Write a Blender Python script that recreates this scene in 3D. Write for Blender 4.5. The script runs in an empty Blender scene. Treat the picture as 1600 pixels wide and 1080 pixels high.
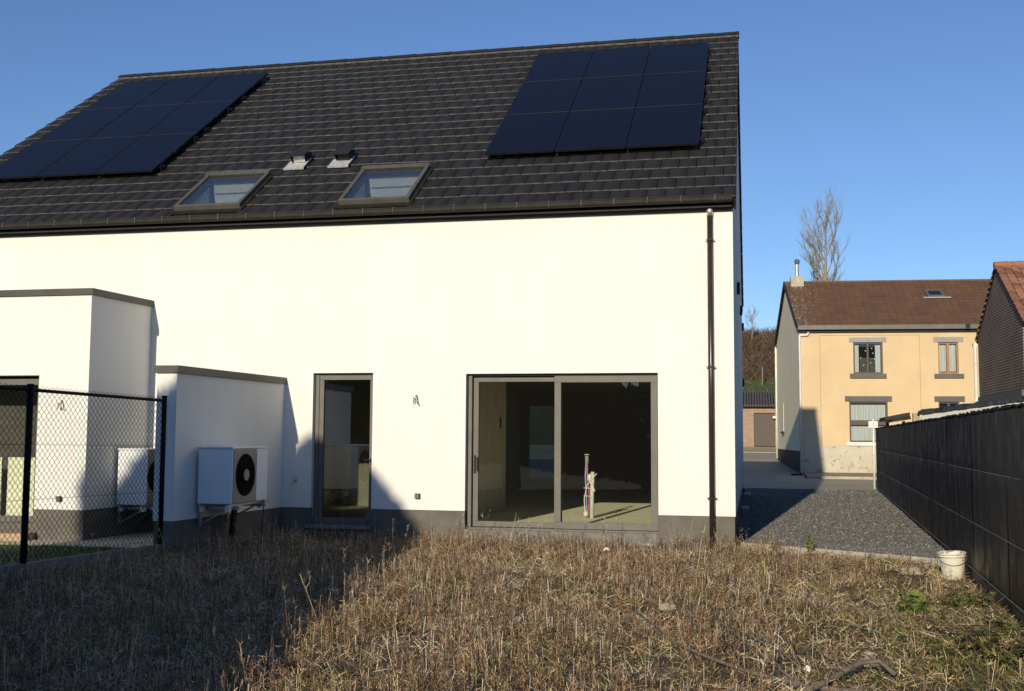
import bpy, math, random
import numpy as np
from mathutils import Vector, noise
random.seed(7); rng = np.random.default_rng(11)
S = bpy.context.scene; COL = S.collection
PI = math.pi; R = math.radians
V3 = lambda *a: np.array(a, float)

# ------------------------------------------------------------------ mesh helpers
OFF = {}
class MB:
    def __init__(s, o=(0,0,0), ax=(1,0,0), ay=(0,1,0), az=(0,0,1)):
        s.o = V3(*o); s.A = np.array([ax, ay, az], float); s.v = []; s.f = []
    def P(s, p): return s.o + np.array(p, float) @ s.A
    def add(s, pts, faces):
        n = len(s.v); s.v += [s.P(p) for p in pts]; s.f += [tuple(n+i for i in f) for f in faces]
    def box(s, x0, x1, y0, y1, z0, z1):
        s.add([(x0,y0,z0),(x1,y0,z0),(x1,y1,z0),(x0,y1,z0),(x0,y0,z1),(x1,y0,z1),(x1,y1,z1),(x0,y1,z1)],
              [(0,3,2,1),(4,5,6,7),(0,1,5,4),(1,2,6,5),(2,3,7,6),(3,0,4,7)]); return s
    def quad(s, a, b, c, d): s.add([a,b,c,d], [(0,1,2,3)]); return s
    def bar(s, a, b, w, h, up=(0,0,1)):
        a, b = V3(*a), V3(*b); d = (b-a)/np.linalg.norm(b-a); u = V3(*up); r = np.cross(d, u); r /= np.linalg.norm(r); u = np.cross(r, d)
        P = [e + r*i*w/2 + u*j*h/2 for e in (a, b) for i, j in ((-1,-1),(1,-1),(1,1),(-1,1))]
        s.add(P, [(3,2,1,0),(4,5,6,7),(0,1,5,4),(1,2,6,5),(2,3,7,6),(3,0,4,7)]); return s
    def prism(s, poly, y0, y1):           # polygon in local x,z pushed along y
        n = len(poly); s.add([(a,y0,b) for a,b in poly]+[(a,y1,b) for a,b in poly],
            [tuple(range(n)), tuple(range(2*n-1,n-1,-1))]+[(i,n+i,n+(i+1)%n,(i+1)%n) for i in range(n)]); return s
    def tube(s, pts, rad, n=8, cap=True):
        pts = [V3(*p) for p in pts]; m = len(pts)
        if not hasattr(rad, '__len__'): rad = [rad]*m
        P = []; ref = None
        for i, p in enumerate(pts):
            t = pts[min(i+1,m-1)] - pts[max(i-1,0)]; t = t/(np.linalg.norm(t)+1e-9)
            if ref is None: ref = V3(1,0,0) if abs(t[0]) < .8 else V3(0,1,0)
            a = ref - t*(ref@t); a /= np.linalg.norm(a); ref = a; b = np.cross(t, a)
            for k in range(n):
                w = 2*PI*k/n; P.append(p + rad[i]*(math.cos(w)*a + math.sin(w)*b))
        F = [(i*n+k, i*n+(k+1)%n, (i+1)*n+(k+1)%n, (i+1)*n+k) for i in range(m-1) for k in range(n)]
        if cap: F += [tuple(range(n-1,-1,-1)), tuple((m-1)*n+k for k in range(n))]
        s.add(P, F); return s
    def lathe(s, prof, c=(0,0,0), n=28):
        P = [(c[0]+r*math.cos(2*PI*k/n), c[1]+r*math.sin(2*PI*k/n), c[2]+z) for r, z in prof for k in range(n)]
        s.add(P, [(i*n+k, i*n+(k+1)%n, (i+1)*n+(k+1)%n, (i+1)*n+k) for i in range(len(prof)-1) for k in range(n)]); return s
    def holes(s, a0, a1, b0, b1, hs, y0, y1):   # slab with rectangular holes (x=a, z=b), skins at y0 and y1
        A = sorted({a0, a1, *[min(max(h[i],a0),a1) for h in hs for i in (0,1)]}); B = sorted({b0, b1, *[min(max(h[i],b0),b1) for h in hs for i in (2,3)]})
        ins = lambda a, b: not (a0 < a < a1 and b0 < b < b1) or any(h[0] < a < h[1] and h[2] < b < h[3] for h in hs)
        for i in range(len(A)-1):
            for j in range(len(B)-1):
                p, q, r, t = A[i], A[i+1], B[j], B[j+1]; ca, cb = (p+q)/2, (r+t)/2
                if ins(ca, cb): continue
                s.quad((p,y0,r),(q,y0,r),(q,y0,t),(p,y0,t)); s.quad((q,y1,r),(p,y1,r),(p,y1,t),(q,y1,t))
                if ins(p-1e-4, cb): s.quad((p,y1,r),(p,y0,r),(p,y0,t),(p,y1,t))
                if ins(q+1e-4, cb): s.quad((q,y0,r),(q,y1,r),(q,y1,t),(q,y0,t))
                if ins(ca, r-1e-4): s.quad((p,y1,r),(q,y1,r),(q,y0,r),(p,y0,r))
                if ins(ca, t+1e-4): s.quad((p,y0,t),(q,y0,t),(q,y1,t),(p,y1,t))
        return s
    def frame(s, a0, a1, b0, b1, w, y0, y1):    # rectangular ring, bars butted
        s.box(a0,a1,y0,y1,b1-w,b1); s.box(a0,a1,y0,y1,b0,b0+w); s.box(a0,a0+w,y0,y1,b0+w,b1-w); s.box(a1-w,a1,y0,y1,b0+w,b1-w); return s

def link(name, me, mat, parent=None):
    if mat: me.materials.append(mat)
    o = bpy.data.objects.new(name, me); COL.objects.link(o)
    if parent: o.parent = parent; OFF[o] = OFF.get(parent, V3(0,0,0))
    return o
def build(name, mb, mat, parent=None, smooth=False, bevel=0):
    off = OFF.get(parent, V3(0,0,0)) if parent else V3(0,0,0)
    me = bpy.data.meshes.new(name); me.from_pydata([tuple(p-off) for p in mb.v], [], mb.f); me.update()
    if smooth: me.polygons.foreach_set('use_smooth', [True]*len(me.polygons))
    o = link(name, me, mat, parent)
    if bevel:
        m = o.modifiers.new('bevel', 'BEVEL'); m.width = bevel; m.segments = 2; m.limit_method = 'ANGLE'
    return o
def npmesh(name, v, f, mat, parent=None, smooth=False):
    v = np.asarray(v, np.float32); f = np.asarray(f, np.int32); k = f.shape[1]
    off = OFF.get(parent, V3(0,0,0)) if parent else V3(0,0,0)
    me = bpy.data.meshes.new(name); me.vertices.add(len(v)); me.vertices.foreach_set('co', (v-off).astype(np.float32).ravel())
    me.loops.add(f.size); me.loops.foreach_set('vertex_index', f.ravel()); me.polygons.add(len(f))
    me.polygons.foreach_set('loop_start', np.arange(0, f.size, k, dtype=np.int32))
    me.polygons.foreach_set('loop_total', np.full(len(f), k, np.int32))
    if smooth: me.polygons.foreach_set('use_smooth', np.ones(len(f), bool))
    me.update(calc_edges=True); me.validate()
    return link(name, me, mat, parent)
def tag(o, label, cat, group=None, kind=None):
    if label: o['label'] = label
    if cat: o['category'] = cat
    if group: o['group'] = group
    if kind: o['kind'] = kind
    return o
def thing(name, label, cat, loc=(0,0,0), group=None):
    o = bpy.data.objects.new(name, None); o.empty_display_size = .3; COL.objects.link(o); o.location = loc; OFF[o] = V3(*loc)
    return tag(o, label, cat, group)
def struct(o): o['kind'] = 'structure'; return o

# ------------------------------------------------------------------ materials
class NT:
    def __init__(s, name):
        s.m = bpy.data.materials.new(name); s.m.use_nodes = True; s.t = s.m.node_tree; s.n = s.t.nodes; s.n.clear()
        s.out = s.n.new('ShaderNodeOutputMaterial')
    def N(s, typ, **k):
        n = s.n.new('ShaderNode'+typ)
        for a, b in k.items():
            if a.startswith('i_'): 
                key = a[2:]; key = int(key) if key.isdigit() else key.replace('_', ' ')
                if hasattr(b, 'bl_rna') or isinstance(b, bpy.types.NodeSocket): s.t.links.new(b, n.inputs[key])
                else: n.inputs[key].default_value = b
            else: setattr(n, a, b)
        return n
    def L(s, a, b): s.t.links.new(a, b)
    def ramp(s, fac, stops, interp='LINEAR'):
        r = s.N('ValToRGB'); r.color_ramp.interpolation = interp; e = r.color_ramp.elements
        e[0].position, e[0].color = stops[0][0], (*stops[0][1], 1); e[1].position, e[1].color = stops[-1][0], (*stops[-1][1], 1)
        for p, c in stops[1:-1]: x = e.new(p); x.color = (*c, 1)
        s.L(fac, r.inputs[0]); return r.outputs[0]
    def mix(s, f, a, b, mode='MIX'):
        m = s.N('Mix', data_type='RGBA', blend_type=mode)
        for k, x in ((0, f), (6, a), (7, b)):
            if isinstance(x, bpy.types.NodeSocket): s.L(x, m.inputs[k])
            else: m.inputs[k].default_value = x if k == 0 else (*x[:3], 1)
        return m.outputs[2]
    def pos(s, scale=(1,1,1)):
        g = s.N('NewGeometry'); mp = s.N('Mapping'); mp.inputs['Scale'].default_value = scale
        s.L(g.outputs['Position'], mp.inputs[0]); return mp.outputs[0]
    def noise(s, scale, detail=5, vec=None, rough=.55):
        n = s.N('TexNoise'); n.inputs['Scale'].default_value = scale; n.inputs['Detail'].default_value = detail; n.inputs['Roughness'].default_value = rough
        s.L(vec if vec is not None else s.pos(), n.inputs['Vector']); return n.outputs['Fac']
    def bump(s, h, strength, dist=.01, prev=None):
        b = s.N('Bump'); b.inputs['Strength'].default_value = strength; b.inputs['Distance'].default_value = dist; s.L(h, b.inputs['Height'])
        if prev is not None: s.L(prev, b.inputs['Normal'])
        return b.outputs[0]
    def pbr(s, col, rough=.7, metal=0, normal=None, spec=.5, coat=0):
        p = s.N('BsdfPrincipled'); p.inputs['Metallic'].default_value = metal; p.inputs['Specular IOR Level'].default_value = spec; p.inputs['Coat Weight'].default_value = coat
        for k, x in (('Base Color', col), ('Roughness', rough)):
            if isinstance(x, bpy.types.NodeSocket): s.L(x, p.inputs[k])
            else: p.inputs[k].default_value = (*x, 1) if k == 'Base Color' else x
        if normal is not None: s.L(normal, p.inputs['Normal'])
        s.p = p; s.L(p.outputs[0], s.out.inputs[0]); return s.m
def plain(name, c, rough=.7, metal=0, var=.12, vs=3., bs=0, bst=.2, spec=.5, vec=(1,1,1)):
    t = NT(name); f = t.noise(vs, 6, t.pos(vec)); lo = tuple(x*(1-var) for x in c); hi = tuple(min(1, x*(1+var)) for x in c)
    col = t.ramp(f, [(.3, lo), (.7, hi)]); n = t.bump(t.noise(bs, 3), bst, .01) if bs else None
    return t.pbr(col, rough, metal, n, spec)

def m_render():
    t = NT('white_render'); f = t.noise(.7, 6); f2 = t.noise(45, 3)
    streak = t.noise(1.6, 4, t.pos((3, 3, .25)))
    c = t.ramp(f, [(.3, (.77,.745,.685)), (.7, (.81,.785,.73))]); c = t.mix(.2, c, t.ramp(streak, [(.35, (.68,.65,.59)), (.6, (.79,.76,.70))]))
    return t.pbr(c, .9, 0, t.bump(f2, .25, .004, t.bump(t.noise(160, 2), .3, .002)), .2)
def m_plinth():
    t = NT('dark_plinth'); c = t.ramp(t.noise(3, 7), [(.3, (.12,.107,.09)), (.72, (.18,.162,.138))])
    c = t.mix(t.ramp(t.noise(120, 2), [(.62, (0,0,0)), (.7, (1,1,1))]), c, (.2,.18,.15))
    return t.pbr(c, .9, 0, t.bump(t.noise(90, 3), .5, .006), .2)
def m_tile(name, lo, hi, sp=(.2,.2,.2), amt=.62):
    t = NT(name); g = t.N('NewGeometry'); c = t.ramp(g.outputs['Random Per Island'], [(0, lo), (1, hi)])
    c = t.mix(t.ramp(t.noise(14, 5), [(amt, (0,0,0)), (amt+.12, (.35,.35,.35))]), c, sp)
    return t.pbr(c, .62, 0, t.bump(t.noise(60, 3), .25, .004), .35)
def m_glass(name, tint=(.8,.82,.8), dirt=.02, rough=.0, base=.04):
    t = NT(name); tr = t.N('BsdfTransparent'); tr.inputs[0].default_value = (*tint, 1)
    gl = t.N('BsdfGlossy'); gl.inputs['Roughness'].default_value = rough; gl.inputs['Color'].default_value = (.95,.97,1,1)
    fr = t.N('Fresnel'); fr.inputs[0].default_value = 1.5
    ml = t.N('Math', operation='MULTIPLY_ADD', use_clamp=True); t.L(fr.outputs[0], ml.inputs[0]); ml.inputs[1].default_value = .9; ml.inputs[2].default_value = base-.04
    mx = t.N('MixShader'); t.L(ml.outputs[0], mx.inputs[0]); t.L(tr.outputs[0], mx.inputs[1]); t.L(gl.outputs[0], mx.inputs[2])
    df = t.N('BsdfDiffuse'); df.inputs[0].default_value = (.6,.58,.5,1)
    sp = t.ramp(t.noise(11, 9, None, .75), [(.71, (0,0,0)), (.76, (1,1,1))])
    mf = t.N('Math', operation='MULTIPLY_ADD', use_clamp=True); t.L(sp, mf.inputs[0]); mf.inputs[1].default_value = dirt*6; mf.inputs[2].default_value = dirt*.5
    m2 = t.N('MixShader'); t.L(mf.outputs[0], m2.inputs[0]); t.L(mx.outputs[0], m2.inputs[1]); t.L(df.outputs[0], m2.inputs[2]); t.L(m2.outputs[0], t.out.inputs[0])
    return t.m
def m_island(name, stops, rough=.85, trans=0, patch=None):
    t = NT(name); g = t.N('NewGeometry'); c = t.ramp(g.outputs['Random Per Island'], stops)
    if patch:
        c = t.mix(1., c, t.ramp(t.noise(patch[0], 5), [(.28, (.80,.72,.68)), (.38, (1,.92,.86)), (.46, (1,1,1)), (.52, (1.0,.86,.70)), (.59, (.86,.92,.66)), (.68, (.78,.72,.72))]), 'MULTIPLY')
        c = t.mix(1., c, t.ramp(t.noise(patch[0]*5, 4), [(.38, (.32,.29,.28)), (.5, (1,1,1))]), 'MULTIPLY')
    m = t.pbr(c, rough, 0, None, .2)
    if trans:
        tl = t.N('BsdfTranslucent'); t.L(c, tl.inputs[0]); mx = t.N('MixShader'); mx.inputs[0].default_value = trans
        t.L(t.p.outputs[0], mx.inputs[1]); t.L(tl.outputs[0], mx.inputs[2]); t.L(mx.outputs[0], t.out.inputs[0])
    return m

M = {}
M['render'] = m_render(); M['plinth'] = m_plinth()
M['roof'] = m_tile('anthracite_tile', (.0185,.0175,.017), (.0245,.0232,.0222), (.06,.058,.055))
M['roof_edge'] = plain('tile_edge', (.115,.108,.10), .8, var=.5, vs=9)
M['black'] = plain('black_metal', (.011,.010,.010), .7, var=.3)
M['gutter'] = plain('gutter_zinc_dark', (.024,.021,.017), .7, 0, var=.3, vs=6, spec=.25)
M['pipe'] = plain('downpipe_dark', (.06,.053,.045), .3, .5, var=.2)
M['zinc'] = plain('bright_zinc', (.6,.58,.52), .4, .7)
M['alu'] = plain('window_grey', (.15,.139,.118), .6, .1, var=.1, vs=5, spec=.3)
M['coping'] = plain('coping_grey', (.07,.064,.053), .45, .3, var=.15)
M['glass'] = m_glass('pane_glass', (.985,.99,.97), .010)
M['glass_door'] = m_glass('door_glass', (.72,.74,.72), .006, base=.17)
M['glass_sky'] = m_glass('skylight_glass', (.97,1,1), .01, base=.04)
M['glass_far'] = m_glass('old_glass', (.93,.95,.95), .02)
M['floor'] = plain('screed', (.88,.85,.60), .85, var=.14, vs=2.5, vec=(1,5,1))
M['inner'] = plain('raw_plaster', (.72,.67,.52), .9, var=.1)
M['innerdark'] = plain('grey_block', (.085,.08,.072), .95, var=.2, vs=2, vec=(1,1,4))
M['white_in'] = plain('white_inner', (.8,.83,.80), .8, var=.02)
def m_panel():
    t = NT('solar_glass'); w = t.N('TexWave', wave_type='BANDS', bands_direction='X'); w.inputs['Scale'].default_value = 20
    t.L(t.pos(), w.inputs[0]); c = t.ramp(w.outputs['Fac'], [(.0, (.0055,.0065,.014)), (1., (.008,.0095,.019))])
    return t.pbr(c, t.ramp(t.noise(2.2,5), [(.3,(.16,.16,.16)),(.7,(.3,.3,.3))]), 0, t.bump(t.noise(3, 2), .03, .01), .1)
M['pv'] = m_panel(); M['pvf'] = plain('pv_frame', (.012,.012,.014), .35, .2)
M['pvline'] = plain('pv_seam', (.15,.13,.125), .4, .3)
M['skyf'] = plain('skylight_metal', (.10,.092,.078), .6, .1, var=.2)
M['lead'] = plain('lead_flashing', (.62,.61,.58), .45, .35, var=.35, vs=22, bs=30, bst=.6)
M['hpwhite'] = plain('white_enamel', (.74,.76,.78), .35, 0, var=.03)
M['hpgrill'] = plain('grille_beige', (.30,.265,.22), .6)
M['hpfan'] = plain('fan_black', (.005,.005,.005), .8, spec=.1)
M['galv'] = plain('galvanised', (.42,.43,.44), .4, .7, var=.2)
M['wire'] = plain('green_black_coating', (.008,.009,.008), .75, spec=.15)
M['copper'] = plain('copper_end', (.22,.17,.13), .5, .4)
M['concrete'] = plain('concrete', (.40,.37,.31), .9, var=.22, vs=4, bs=40, bst=.4)
M['concrete_d'] = plain('dull_concrete', (.17,.165,.15), .9, var=.3, vs=5, bs=40, bst=.4)
M['plastic_w'] = plain('white_plastic', (.68,.65,.56), .4, var=.06)
M['bluestone'] = plain('bluestone', (.19,.20,.21), .6, var=.15)
M['red'] = plain('red_hose', (.45,.12,.12), .5); M['blue'] = plain('blue_hose', (.22,.30,.58), .5)

# ------------------------------------------------------------------ camera, sun, sky
cam = bpy.data.cameras.new('camera'); co = bpy.data.objects.new('camera', cam); COL.objects.link(co); S.camera = co
yaw, pit, rol = R(12.33), R(4.69), R(.37)
F = V3(-math.sin(yaw)*math.cos(pit), math.cos(yaw)*math.cos(pit), math.sin(pit)); r0 = V3(math.cos(yaw), math.sin(yaw), 0); u0 = np.cross(r0, F)
rr = math.cos(rol)*r0 + math.sin(rol)*u0; uu = -math.sin(rol)*r0 + math.cos(rol)*u0
from mathutils import Matrix
CAM = V3(.258, -16.352, 1.6)
mw = Matrix.Identity(4)
for i in range(3): mw[i][0], mw[i][1], mw[i][2], mw[i][3] = rr[i], uu[i], -F[i], CAM[i]
co.matrix_world = mw; cam.sensor_width = 36; cam.lens = 1722/1600*36; cam.clip_end = 3000; cam.clip_start = .1
SUN = Vector((.115, 1, -.302)).normalized()
sl = bpy.data.lights.new('sun', 'SUN'); sl.energy = 4.4; sl.angle = R(.53); sl.color = (1, .895, .70)
so = bpy.data.objects.new('sun', sl); COL.objects.link(so); so.rotation_euler = SUN.to_track_quat('-Z', 'Y').to_euler()
W = bpy.data.worlds.new('World'); S.world = W; W.use_nodes = True; wn = W.node_tree; bg = wn.nodes['Background']
sk = wn.nodes.new('ShaderNodeTexSky'); sk.sky_type = 'NISHITA'; sk.sun_disc = False; sk.sun_elevation = R(16.7); sk.sun_rotation = R(186.6)
sk.air_density = 1.0; sk.dust_density = .1; sk.ozone_density = 4.5; sk.altitude = 300
tn = wn.nodes.new('ShaderNodeMix'); tn.data_type = 'RGBA'; tn.blend_type = 'MULTIPLY'; tn.inputs[0].default_value = 1; wn.links.new(sk.outputs[0], tn.inputs[6]); tn.inputs[7].default_value = (.89, .88, .96, 1)
wn.links.new(tn.outputs[2], bg.inputs[0]); bg.inputs[1].default_value = .13
S.view_settings.view_transform = 'Standard'; S.view_settings.look = 'None'; S.view_settings.exposure = 0; S.view_settings.gamma = 1
S.cycles.max_bounces = 8; S.cycles.transparent_max_bounces = 12; S.cycles.caustics_reflective = False; S.cycles.caustics_refractive = False

# ------------------------------------------------------------------ ground
def gz(x, y):
    x = np.asarray(x, float); y = np.asarray(y, float)
    z = np.interp(y, [-60,-9,-5,-1,0,18,28,31,36,50,55,62,70,90,140], [-.15,-.12,-.09,-.06,-.05,-.05,-.03,.10,.28,.92,3.9,5.5,9.3,10.2,11.])
    return z
def vnoise(X, Y, sc, seed=0):
    return np.array([noise.noise((a*sc+seed, b*sc, seed*.37)) for a, b in zip(np.ravel(X), np.ravel(Y))]).reshape(np.shape(X))
def grid(xs, ys, fz):
    X, Y = np.meshgrid(xs, ys); Z = fz(X, Y); v = np.stack([X, Y, Z], -1).reshape(-1, 3); n = len(xs)
    i, j = np.meshgrid(np.arange(n-1), np.arange(len(ys)-1)); a = (j*n+i).ravel()
    return v, np.stack([a, a+1, a+n+1, a+n], -1)
t = NT('soil'); c = t.ramp(t.noise(2.2, 8), [(.3, (.07,.052,.036)), (.55, (.17,.13,.088)), (.75, (.30,.24,.165))])
M['soil'] = t.pbr(t.mix(t.ramp(t.noise(30, 5), [(.5, (0,0,0)), (.7, (.6,.6,.6))]), c, (.17,.135,.085)), .95, 0, t.bump(t.noise(18, 8), .9, .05), .1)
t = NT('far_ground'); M['farground'] = t.pbr(t.ramp(t.noise(.3, 8), [(.35, (.05,.055,.025)), (.65, (.11,.09,.05))]), .95, 0, t.bump(t.noise(5, 6), .6, .1), .1)
xs = np.unique(np.r_[np.linspace(-400,-20,12), np.linspace(-20,20,21), np.linspace(20,400,12)]); ys = np.unique(np.r_[np.linspace(-400,-60,6), [-13.5,-9,-5,-1,0,18,19,28,28.5,31,36,50,52,55,58,62,66,70,80,90,140], np.linspace(180,900,6)])
v, f = grid(xs, ys, lambda X, Y: gz(X, Y) - np.where((Y < 1) & (Y > -60), .12, .06))
struct(npmesh('ground', v, f, M['farground']))
def fieldz(X, Y):
    z = gz(X, Y) + .06*vnoise(X, Y, .9, 3) + .035*vnoise(X, Y, 3.1, 9) + .010*vnoise(X, Y, 9, 5)
    z += .10*np.clip((-X-5.2)/1.5, 0, 1) ; z += .02*np.exp(-((X+2.6)**2/6 + (Y+.8)**2/3)); return z
FX0, FX1, FY0, FY1 = -7.9, 3.0, -13.5, 1.2
xs = np.linspace(FX0, FX1, 180); ys = np.linspace(FY0, .04, 205)
v, f = grid(xs, ys, fieldz); v[:,0] = np.maximum(v[:,0], -7.24+.049*(v[:,1]+3.25))
struct(npmesh('field', v, f, M['soil'], smooth=True))

# ------------------------------------------------------------------ white house
H = thing('white_house', 'large new white rendered house with black tiled roof and wide sliding glass door', 'house', (-7, 0, 0))
GX0 = -14.3; TH = .35; D = 13.6; PZ = .46
DOOR = (-6.53, -5.535, .2, 2.57); SLD = (-4.035, -1.108, .13, 2.545); WIN = (-8.9, -7.655, 1.2, 2.58)
H_L = (-12.9, -10.3, .25, 2.47)
w = MB(); w.holes(GX0, 0, PZ, 5.02, [DOOR, SLD, WIN], 0, TH)
for x, sx in ((0, -1), (GX0, 1)):
    g = MB((x, 0, 0), (0,1,0), (sx,0,0), (0,0,1)); g.prism([(TH*1.0, PZ), (D, PZ), (D, 5.02), (D/2, 9.86), (TH, 5.26), (TH, PZ)][:5] , .002, TH) if False else g.prism([(TH+.001, PZ), (D, PZ), (D, 4.95), (D/2, 9.72), (TH+.001, 5.1)], 0.0, TH)
    w.v += g.v; n0 = len(w.v)-len(g.v); w.f += [tuple(i+n0 for i in ff) for ff in g.f]
w.holes(GX0+TH, -TH, PZ, 4.95, [(-5.80,-4.97,.4,2.5)], D-TH, D-.001)
wall = build('wall', w, M['render'], H)
p = MB(); p.holes(GX0, -.012, -.4, PZ-.001, [DOOR, SLD], .014, TH); p.box(-TH, -.012, TH+.001, D, -.4, PZ-.001); p.box(GX0, -TH-.01, D-TH, D-.01, -.4, PZ-.001)
build('plinth', p, M['plinth'], H)
# interior
fl = MB(); fl.box(GX0+TH, -TH, TH-.12, D-TH, .05, .17); build('floor', fl, M['floor'], H)
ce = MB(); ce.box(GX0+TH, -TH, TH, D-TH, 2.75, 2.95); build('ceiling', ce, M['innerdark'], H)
iw = MB(); iw.box(-4.65,-4.5,TH+.001,4.9,.17,2.75); iw.box(-5.95,-4.65,4.9,5.05,.17,2.75); iw.box(-6.1,-5.95,4.9,D-TH,.17,2.75); iw.box(-8.3,-8.15,TH,5.05,.17,2.75); iw.box(-8.15,-5.96,5.06,5.2,.17,2.75)
build('partition', iw, M['inner'], H)
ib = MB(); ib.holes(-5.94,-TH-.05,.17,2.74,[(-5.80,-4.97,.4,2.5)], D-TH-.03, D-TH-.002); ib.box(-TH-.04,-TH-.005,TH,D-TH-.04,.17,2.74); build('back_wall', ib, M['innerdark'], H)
sw = MB(); sw.box(-4.5,-4.49,4.35,4.47,1.75,1.95); build('switch', sw, M['black'], H)
fd = build('front_door', MB().frame(-5.80,-4.97,.4,2.5,.07,D-.28,D-.2), M['black'], H); build('pane', MB().box(-5.73,-5.04,D-.25,D-.24,.47,2.43), m_glass('tinted_glass', (.32,.42,.50)), fd)
# garden door
d = build('door', MB().frame(DOOR[0]+.07, DOOR[1]-.004, DOOR[2]+.03, DOOR[3]-.03, .075, .10, .17), M['alu'], H, bevel=.006)
build('pane', MB().box(DOOR[0]+.145, DOOR[1]-.079, .13, .14, DOOR[2]+.105, DOOR[3]-.105), M['glass_door'], d)
b = MB().box(-5.585,-5.565,.07,.10,1.14,1.24); b.tube([(-5.575,.09,1.21),(-5.575,.045,1.21),(-5.70,.045,1.21)], .009); build('handle', b, M['black'], d)
b = MB(); b.box(DOOR[0]+.003,DOOR[0]+.068,.09,.2,DOOR[2]+.03,DOOR[3]-.003); b.box(DOOR[0]+.068,DOOR[1]-.003,.09,.2,DOOR[3]-.028,DOOR[3]-.003); b.box(DOOR[0]+.003,DOOR[1]-.003,.09,.2,DOOR[2],DOOR[2]+.028)
build('door_frame', b, M['alu'], H)
build('sill', MB().box(DOOR[0]-.07, DOOR[1]+.02, -.07, .09, DOOR[2]-.055, DOOR[2]-.001), M['bluestone'], H, bevel=.004)
# sliding door
a0, a1, b0, b1 = SLD; b = MB(); b.box(a0+.02,a0+.075,.09,.24,b0+.085,b1-.003); b.box(a1-.012,a1-.001,.09,.24,b0+.085,b1-.003); b.box(a0+.075,a1-.012,.09,.24,b1-.03,b1-.003); b.box(a0+.002,a1-.002,.06,.26,b0,b0+.083)
sd = build('sliding_door', b, M['alu'], H, bevel=.004)
mid = -2.62
s1 = build('sash', MB().frame(a0+.08, mid+.05, b0+.088, b1-.035, .082, .17, .22), M['alu'], sd, bevel=.004); 
s2 = build('sash', MB().frame(mid-.055, a1-.014, b0+.088, b1-.033, .10, .10, .155), M['alu'], sd, bevel=.004)
build('pane', MB().box(a0+.162, mid-.03, .195, .205, b0+.17, b1-.117), M['glass'], sd); build('pane', MB().box(mid+.045, a1-.114, .125, .135, b0+.188, b1-.133), M['glass'], sd)
b = MB(); b.box(a0+.10,a0+.125,.14,.17,1.03,1.3); b.box(a0+.142,a0+.158,.14,.17,1.06,1.27); build('handle', b, M['black'], sd)
build('sill', MB().box(a0, a1, -.01, .058, b0-.13, b0+.055), M['concrete_d'], H)
wf = build('window', MB().frame(WIN[0]+.002, WIN[1]-.002, WIN[2]+.002, WIN[3]-.002, .07, .12, .18), M['alu'], H); build('pane', MB().box(WIN[0]+.07, WIN[1]-.07, .145, .155, WIN[2]+.07, WIN[3]-.07), M['glass_door'], wf)
# roof frame: x, s up the slope, n off the slope
PT = R(35.5); al = V3(0, math.cos(PT), math.sin(PT)); nn = V3(0, -math.sin(PT), math.cos(PT)); P0 = V3(0, -.2, 5.12)
al2 = V3(0, -al[1], al[2]); RIDGE_S = 8.62; apex = P0 + al*RIDGE_S; P0b = apex - al2*RIDGE_S
def RF(back=False): return MB(P0b, (1,0,0), V3(0,-nn[1],nn[2])*-1, al2) if back else MB(P0, (1,0,0), -nn, al)   # local y = -n
SK = [(-9.05,-7.87,.27,1.66), (-6.16,-4.98,.24,1.62)]
RX0, RX1 = -14.42, .055
def tiles(back):
    v = []; f = []; e = []; ef = []; gauge = .4; wd = .28; T = RF(back)
    for i in range(22):
        s0 = .02+(i-.0)*gauge - .02; s1 = min(s0+gauge+.02, RIDGE_S-.02)
        if s0 > RIDGE_S-.15: break
        sh = (i % 2)*wd/2; x = RX0 - sh
        while x < RX1-.02:
            xa, xb = max(x, RX0)+.0055, min(x+wd, RX1)-.0055; x += wd
            if xb-xa < .03: continue
            segs = [(xa, xb)]
            if not back:
                for h in SK:
                    if s1 > h[2]+.03 and s0 < h[3]-.03:
                        ns = []
                        for p, q in segs:
                            if q <= h[0] or p >= h[1]: ns.append((p, q)); continue
                            if p < h[0]: ns.append((p, h[0]))
                            if q > h[1]: ns.append((h[1], q))
                        segs = ns
            for p, q in segs:
                if q-p < .02: continue
                j = random.uniform(-.0025,.0025); k = random.uniform(-.004,.004); n = len(v); lo, hi = -.0+j, .028+j
                P = [(p,.02+lo-.02,s0+k),(q,.02+lo-.02,s0+k),(q,hi,s1),(p,hi,s1),(p,.022+lo,s0+k),(q,.022+lo,s0+k),(q,.05,s1),(p,.05,s1)]
                v += [T.P(a) for a in P]; f += [(n,n+1,n+2,n+3),(n+1,n+5,n+6,n+2),(n+4,n,n+3,n+7)]
                m = len(e); e += [T.P(a) for a in ((p,.0215+lo,s0+k-.0006),(q,.0215+lo,s0+k-.0006),(q,lo+.001,s0+k-.0006),(p,lo+.001,s0+k-.0006))]; ef.append((m,m+1,m+2,m+3))
    return v, f, e, ef
roof = None
dk = RF(); dk.holes(RX0+.03, RX1-.03, -.02, RIDGE_S-.1, SK, .052, .20); roof = build('roof', dk, M['black'], H)
db = RF(True); db.holes(RX0+.03, RX1-.03, -.02, RIDGE_S-.1, [], .052, .20); build('rear_roof', db, M['black'], roof)
v, f, e, ef = tiles(False); o = npmesh('roof_tiles', v, f, M['roof'], roof); npmesh('tile_edge', e, ef, M['roof_edge'], roof)
v, f, e, ef = tiles(True); o = npmesh('roof_tiles', v, f, M['roof'], roof)
rt = MB(); x = RX0; k = 0
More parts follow.
